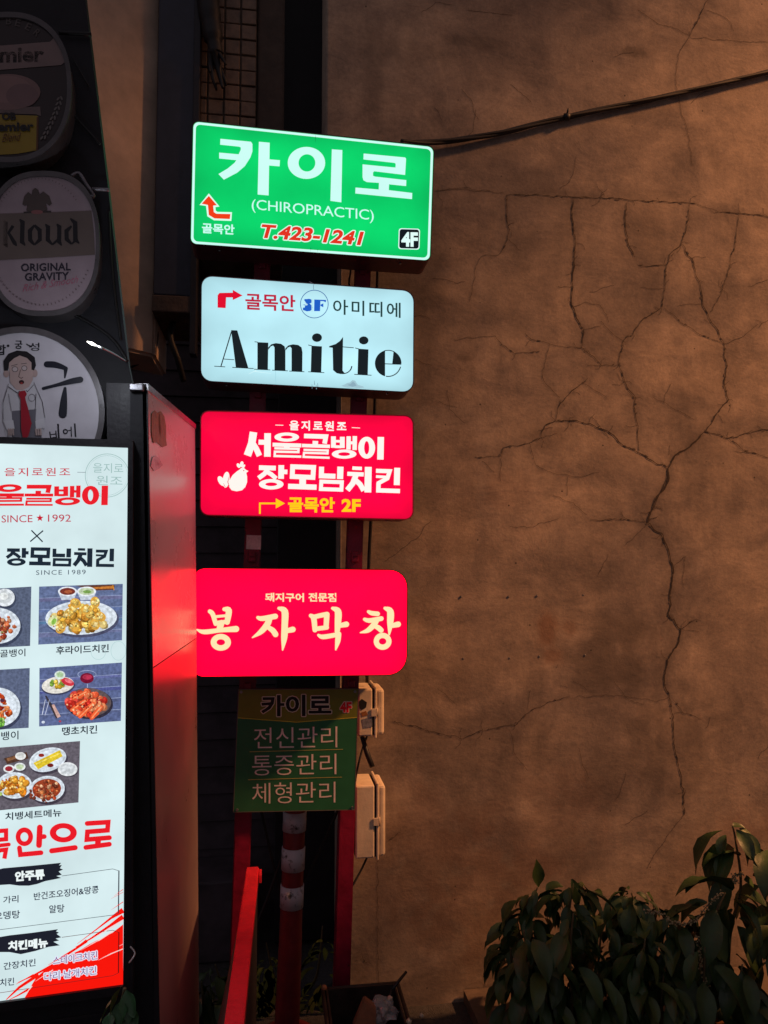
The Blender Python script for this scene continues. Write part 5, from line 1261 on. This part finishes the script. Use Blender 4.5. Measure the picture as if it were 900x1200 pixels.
# ------------------------------------------------------------ rubbish at the foot of the posts
def rubbish():
    Y0 = 2.36; Y1 = 2.68; a = at(382, 1159, Y1); b = at(463, 1154, Y1); x0, x1, z1 = a.x, b.x, a.z
    t = thing('plastic_bin', 'grimy dark brown open bin at the foot of the right red post', 'bin', ((x0+x1)/2, (Y0+Y1)/2, 0))
    def frust(bm, top, bot, z0, z1):
        add_hull8(bm, [Vector((top[0], top[2], z1)), Vector((top[1], top[2], z1)), Vector((top[1], top[3], z1)), Vector((top[0], top[3], z1))]+[Vector((bot[0], bot[2], z0)), Vector((bot[1], bot[2], z0)), Vector((bot[1], bot[3], z0)), Vector((bot[0], bot[3], z0))])
    bm = bmesh.new(); tp = 0.018; w = .006; bt = (x0+tp, x1-tp+.05, Y0+tp, Y1-tp); tt = (x0, x1, Y0, Y1)
    def ringz(z, ins):
        f = z/z1; q = [bt[i]+(tt[i]-bt[i])*f for i in range(4)]; q = (q[0]+ins, q[1]-ins, q[2]+ins, q[3]-ins)
        return [bm.verts.new((q[0], q[2], z)), bm.verts.new((q[1], q[2], z)), bm.verts.new((q[1], q[3], z)), bm.verts.new((q[0], q[3], z))]
    r0, r1, r2, r3 = ringz(.003, 0), ringz(z1, 0), ringz(z1, w), ringz(.02, w)
    for A, B in ((r0, r1), (r1, r2), (r2, r3)):
        for i in range(4): bm.faces.new((A[i], A[(i+1) % 4], B[(i+1) % 4], B[i]))
    bm.faces.new(r0[::-1]); bm.faces.new(r3); fix(bm); obj('tub', bm, M['crate'], t)
    bm = bmesh.new(); e = .01
    pts = [(x0-e, Y0-e), (x1+e, Y0-e), (x1+e, Y1+e), (x0-e, Y1+e)]; z = z1-.006
    for i in range(4):
        p, q = pts[i], pts[(i+1) % 4]; add_tube(bm, [(p[0], p[1], z), (q[0], q[1], z)], .007, 8)
    obj('rim', bm, M['crate'], t)
    bm = bmesh.new(); c = Vector((x0-.006, Y1+.004, z1+.002)); bmesh.ops.create_icosphere(bm, subdivisions=2, radius=.010, matrix=Matrix.Translation(c)); obj('corner_cap', bm, M['cardboard'], t, smooth=True)
    # crumpled clear bag on top
    bm = bmesh.new(); bmesh.ops.create_icosphere(bm, subdivisions=3, radius=1.0); c = at(449, 1184, 2.58); c.z -= .0
    for v in bm.verts:
        n = noise.fractal(v.co*1.3+Vector((3, 1, 7)), 1.0, 2.0, 3); rdg = abs(noise.noise(v.co*2.1))
        v.co = c+Vector((v.co.x*.048, v.co.y*.048, v.co.z*.040))*(1+.55*n-.45*rdg)
    tag(obj('clear_bag', bm, M['film'], smooth=False), 'crumpled clear plastic bag lying on the brown bin', 'plastic bag')
    bm = bmesh.new()
    q = [at(413, 1206, 2.50), at(427, 1172, 2.54), at(441, 1182, 2.54), at(440, 1214, 2.50)]
    add_hull8(bm, q+[p+Vector((.004, .05, -.01)) for p in q]); fix(bm); bmesh.ops.bevel(bm, geom=bm.edges[:], offset=.004, segments=2, affect='EDGES'); tag(obj('paper_cup', bm, M['cardboard']), 'crushed brown paper packet leaning in the bin', 'packet')
    bm = bmesh.new(); add_tube(bm, [at(459, 1160, 2.60), at(476, 1139, 2.66)], [.0055, .0045], 7); add_tube(bm, [at(455, 1172, 2.58), at(459, 1160, 2.60)], .004, 6); tag(obj('stick', bm, M['rubber']), 'black stick poking up out of the bin', 'stick')
    for k, (px, py, Y) in enumerate(((457, 1170, 2.53), (479, 1197, 2.45), (494, 1190, 2.7))):
        bm = bmesh.new(); bmesh.ops.create_icosphere(bm, subdivisions=2, radius=.008, matrix=Matrix.Translation(at(px, py, Y)))
        for v in bm.verts: v.co += Vector((random.uniform(-.003, .003), random.uniform(-.003, .003), random.uniform(-.003, .003)))
        tag(obj('paper_scrap', bm, M['cream'], smooth=True), ['tiny pale paper scrap caught on the clear bag', 'tiny pale paper scrap right of the bin rim', 'tiny pale paper scrap between the bin and the plants'][k], 'scrap', 'paper scraps by the bin')
rubbish()

# ------------------------------------------------------------ planting bed and plants
def leaf(bm, base, d, L, W, droop, roll, mi=0, fold=.28):
    d = Vector(d).normalized(); side = d.cross(Vector((0, 0, 1)))
    if side.length < .1: side = Vector((1, 0, 0))
    side.normalize(); side = Matrix.Rotation(roll, 3, d) @ side; upv = side.cross(d)
    prof = [(0, .05), (.10, .38), (.24, .78), (.42, 1.0), (.60, .92), (.77, .62), (.90, .28), (1.0, .0)]
    rows = []; p = Vector(base); cur = d.copy(); last = 0
    for t, w in prof:
        step = (t-last)*L; last = t
        cur = (cur+Vector((0, 0, -droop*(t+.15)*.35))).normalized(); p = p+cur*step
        u2 = side.cross(cur).normalized(); ww = w*W/2; wav = .06*W*math.sin(t*9+roll*3)
        if w == 0: rows.append([bm.verts.new(p)])
        else: rows.append([bm.verts.new(p-side*ww+u2*(ww*fold+wav)), bm.verts.new(p-side*ww*.5+u2*ww*fold*.35), bm.verts.new(p), bm.verts.new(p+side*ww*.5+u2*ww*fold*.35), bm.verts.new(p+side*ww+u2*(ww*fold-wav))])
    for a, b in zip(rows, rows[1:]):
        if len(b) == 1:
            for i in range(4): f = bm.faces.new((a[i], a[i+1], b[0])); f.smooth = True; f.material_index = mi
        else:
            for i in range(4): f = bm.faces.new((a[i], a[i+1], b[i+1], b[i])); f.smooth = True; f.material_index = mi
def spike(pts, parent, rng, r=.0055):
    bm = bmesh.new(); q = spline(pts, 6); add_tube(bm, q, .0016, 5, mi=1)
    for p in q:
        for k in range(4):
            c = p+Vector((rng.uniform(-1, 1), rng.uniform(-1, 1), rng.uniform(-1, 1)))*r*1.4
            bmesh.ops.create_icosphere(bm, subdivisions=1, radius=r*rng.uniform(.45, .75), matrix=Matrix.Translation(c))
    obj('flower_spike', bm, [M['flower'], M['stem']], parent)
def bush(label, foot, stems, nleaf, seed, Lr=(.11, .17), special=(), spikes=()):
    rng = random.Random(seed)
    t = thing('leafy_plant', label, 'plant', foot, 'leafy plants along the foot of the cracked wall' if foot.x > -.1 else None)
    fol = bmesh.new()
    for s in stems:
        pts = spline([Vector(p) for p in s], 8); n = len(pts)
        bm = bmesh.new(); add_tube(bm, pts, [.008-.0055*i/(n-1) for i in range(n)], 7); obj('stem', bm, M['stem'], t)
        for i in range(3, n):
            f = i/n
            for _ in range(nleaf):
                if rng.random() < .12: continue
                a = rng.uniform(0, 6.28); d = Vector((math.cos(a), math.sin(a)*.8-.25, rng.uniform(-.7, .25)))
                L = rng.uniform(*Lr)*(1.0-.35*(f > .85)); pet = d.normalized()*rng.uniform(.015, .05)
                b = pts[i]+pet
                if b.x > -.2 and b.y+d.normalized().y*L > YW-.03: d.y = -abs(d.y)*.5
                leaf(fol, b, d, L, L*rng.uniform(.36, .46), rng.uniform(.7, 2.2), rng.uniform(-.7, .7), 0 if rng.random() < .82 else 1)
    for (px, py, Y, qx, qy, dY, W, dr, ro, mi) in special:      # single leaves that stand out in the outline
        a = at(px, py, Y); b = at(qx, qy, Y+dY); leaf(fol, a, b-a, (b-a).length*1.05, W, dr, ro, mi)
    for v in fol.verts:
        v.co.z = max(v.co.z, .012)
        if v.co.x > -.2: v.co.y = min(v.co.y, YW-.012)
    obj('foliage', fol, [M['leaf'], M['leaf2']], t)
    for s in spikes: spike([at(*p) for p in s], t, rng)
    return t
def plants():
    F = lambda px, Y: Vector((at(px, 1100, Y).x, Y, .0))
    def S(px0, Y0, *pts): return [F(px0, Y0)]+[at(*p) for p in pts]
    bush('dense dark drooping plant, one pointed leaf raised above its top', F(650, 2.75),
         [S(670,2.6,(668,1130,2.55),(672,1070,2.55)), S(620,2.6,(618,1140,2.56),(614,1090,2.56)), S(640,2.8,(628,1130,2.78),(618,1075,2.74),(630,1040,2.74)), S(655,2.75,(660,1120,2.70),(668,1060,2.68),(672,1035,2.70)), S(600,2.7,(600,1150,2.66),(598,1110,2.64)), S(690,2.72,(700,1140,2.68),(705,1085,2.66)), S(640,2.6,(640,1170,2.56),(635,1120,2.55)), S(700,2.6,(705,1180,2.55),(700,1140,2.55)), S(610,2.82,(612,1120,2.82),(606,1080,2.80))],
         3, 21, (.085, .15), special=[(631,1040,2.80,628.5,1008,.0,.052,-.05,.25,0), (640,1045,2.74,655,1028,0,.05,.8,.2,0), (670,1030,2.70,680,1060,-.02,.05,1.2,.4,0), (688,1042,2.70,702,1072,-.02,.055,1.0,1.2,0), (620,1050,2.72,606,1068,-.02,.05,1.0,.3,0)])
    bush('low dark plant with hooked tips between the drooping plant and the flowering plant', F(750, 2.72),
         [S(745,2.75,(748,1120,2.72),(745,1070,2.70),(740,1046,2.70)), S(765,2.7,(768,1130,2.65),(768,1062,2.64)), S(720,2.75,(718,1120,2.70),(716,1062,2.68)), S(790,2.68,(795,1120,2.62),(792,1065,2.60)), S(750,2.58,(752,1150,2.54),(756,1100,2.53)), S(730,2.65,(728,1160,2.6),(735,1110,2.58)), S(775,2.6,(775,1180,2.55),(778,1140,2.54))],
         3, 33, (.085, .14), special=[(746,1050,2.70,728,1062,-.02,.05,1.3,.2,0), (758,1046,2.70,772,1060,0,.05,1.3,.4,0)])
    bush('tall flowering plant with large pointed leaves and pale flower spikes', F(850, 2.75),
         [S(850,2.75,(855,1100,2.70),(868,1040,2.68),(862,985,2.70),(858,967,2.70)), S(880,2.75,(890,1100,2.70),(900,1030,2.66),(905,980,2.66)), S(830,2.7,(825,1140,2.62),(838,1075,2.58),(850,1046,2.58)), S(900,2.65,(905,1150,2.58),(915,1080,2.56)), S(800,2.68,(798,1150,2.62),(800,1085,2.60)), S(825,2.56,(825,1170,2.52),(826,1110,2.50)), S(860,2.6,(862,1180,2.52),(870,1130,2.52)), S(950,2.7,(955,1080,2.68),(960,1000,2.68))],
         1, 47, (.13, .22), special=[
            (858,968,2.70,874,966,.0,.04,.4,.2,0), (868,1002,2.68,823,983,.0,.075,.9,.3,0), (868,990,2.68,905,985,0,.07,1.0,.1,0), (875,1005,2.67,898,1004,0,.07,1.2,.2,0),
            (860,1042,2.60,812,1005,.0,.105,.9,.5,0), (842,1032,2.62,790,1024,.0,.075,.6,.2,0), (820,1060,2.58,770,1062,.0,.09,.8,.4,0), (850,1062,2.56,853,1126,-.04,.085,.3,1.1,0), (828,1066,2.56,856,1130,-.05,.08,.4,.8,1),
            (790,1080,2.58,792,1122,-.03,.06,.4,.6,1), (880,1050,2.56,905,1060,-.02,.1,.9,.2,0), (872,1030,2.62,890,1040,0,.07,1.0,.5,0), (780,1078,2.6,762,1095,-.02,.06,.9,.2,1)],
         spikes=[[(846,1046,2.56),(830,1060,2.54),(812,1080,2.53),(790,1082,2.52),(772,1070,2.52),(758,1068,2.53)], [(818,1098,2.53),(820,1120,2.52),(823,1140,2.515),(829,1155,2.515)], [(868,1022,2.66),(860,1028,2.64),(862,1034,2.63)]])
    bush('low dark weeds growing behind the striped bollard', F(330, 3.2),
         [S(300,3.15,(292,1150,3.12),(285,1120,3.1)), S(330,3.2,(320,1140,3.15),(312,1105,3.12)), S(362,3.2,(372,1140,3.15),(378,1085,3.14)), S(270,3.1,(262,1160,3.08),(252,1130,3.06)), S(240,3.1,(238,1170,3.05),(236,1150,3.05))], 3, 61, (.06, .12))
    # small plant at the foot of the menu stand
    t = thing('pot_plant', 'small bright leafed plant at the foot of the menu board', 'plant', (at(140, 1200, 1.78).x, 1.78, 0))
    fol = bmesh.new(); Y = 1.78
    for (px, py, qx, qy, W, dr, ro, mi) in [(150,1162,159,1192,.03,.3,1.0,0), (148,1160,152,1200,.035,.4,.4,0), (142,1156,124,1190,.022,.5,1.3,1), (139,1165,112,1196,.03,.4,.6,1), (144,1170,138,1205,.035,.4,.4,0), (154,1180,158,1214,.03,.3,.6,0), (130,1185,126,1212,.03,.3,.5,0), (148,1190,150,1226,.035,.3,.4,0)]:
        a, b = at(px, py, Y), at(qx, qy, Y-.03); leaf(fol, a, b-a, (b-a).length, W, dr, ro, mi)
    bm = bmesh.new(); add_tube(bm, spline([(at(140, 1200, 1.78).x, 1.80, 0.0), at(138, 1240, 1.80), at(146, 1158, 1.79)], 8), .004, 6); obj('stem', bm, M['stem'], t)
    obj('foliage', fol, [M['leaf_bright'], M['leaf2']], t)
    # kerb in front of the bed and fallen leaves
    k0 = at(560, 1150, 2.46).x
    tag(obj('bed_kerb', box((at(600, 1190, 2.3).x, 2.30, 0), (2.6, 2.40, .10), .008), M['kerb']), 'low concrete kerb edging the planting bed', 'kerb')
    rng = random.Random(5)
    soil = bmesh.new(); add_box(soil, (at(560, 1150, 2.8).x, 2.405, 0.003), (2.6, YW-.01, .05)); o = obj('bed_soil', soil, M['grout']); o['kind'] = 'structure'
    for k, (px, py) in enumerate(((812, 1193), (835, 1199), (790, 1199))):
        d = ray(px, py); p = EYE+d*((.105-CAM_H)/d.z)
        bm = bmesh.new(); leaf(bm, p, (rng.uniform(-1, 1), rng.uniform(-.5, .5), .1), .09, .045, .1, rng.uniform(-.3, .3)); 
        for v in bm.verts: v.co.z = max(v.co.z, .104)
        tag(obj('fallen_leaf', bm, M['dead']), ['orange fallen leaf in front of the flowering plant, middle of three', 'orange fallen leaf, rightmost of three at the picture foot', 'orange fallen leaf, leftmost of three at the picture foot'][k], 'fallen leaf', 'fallen leaves in front of the plants')
M['leaf_bright'] = mat('mid_green_leaf', (0.06, 0.16, 0.06), 0.4, 0, 9, 0.4)
plants()
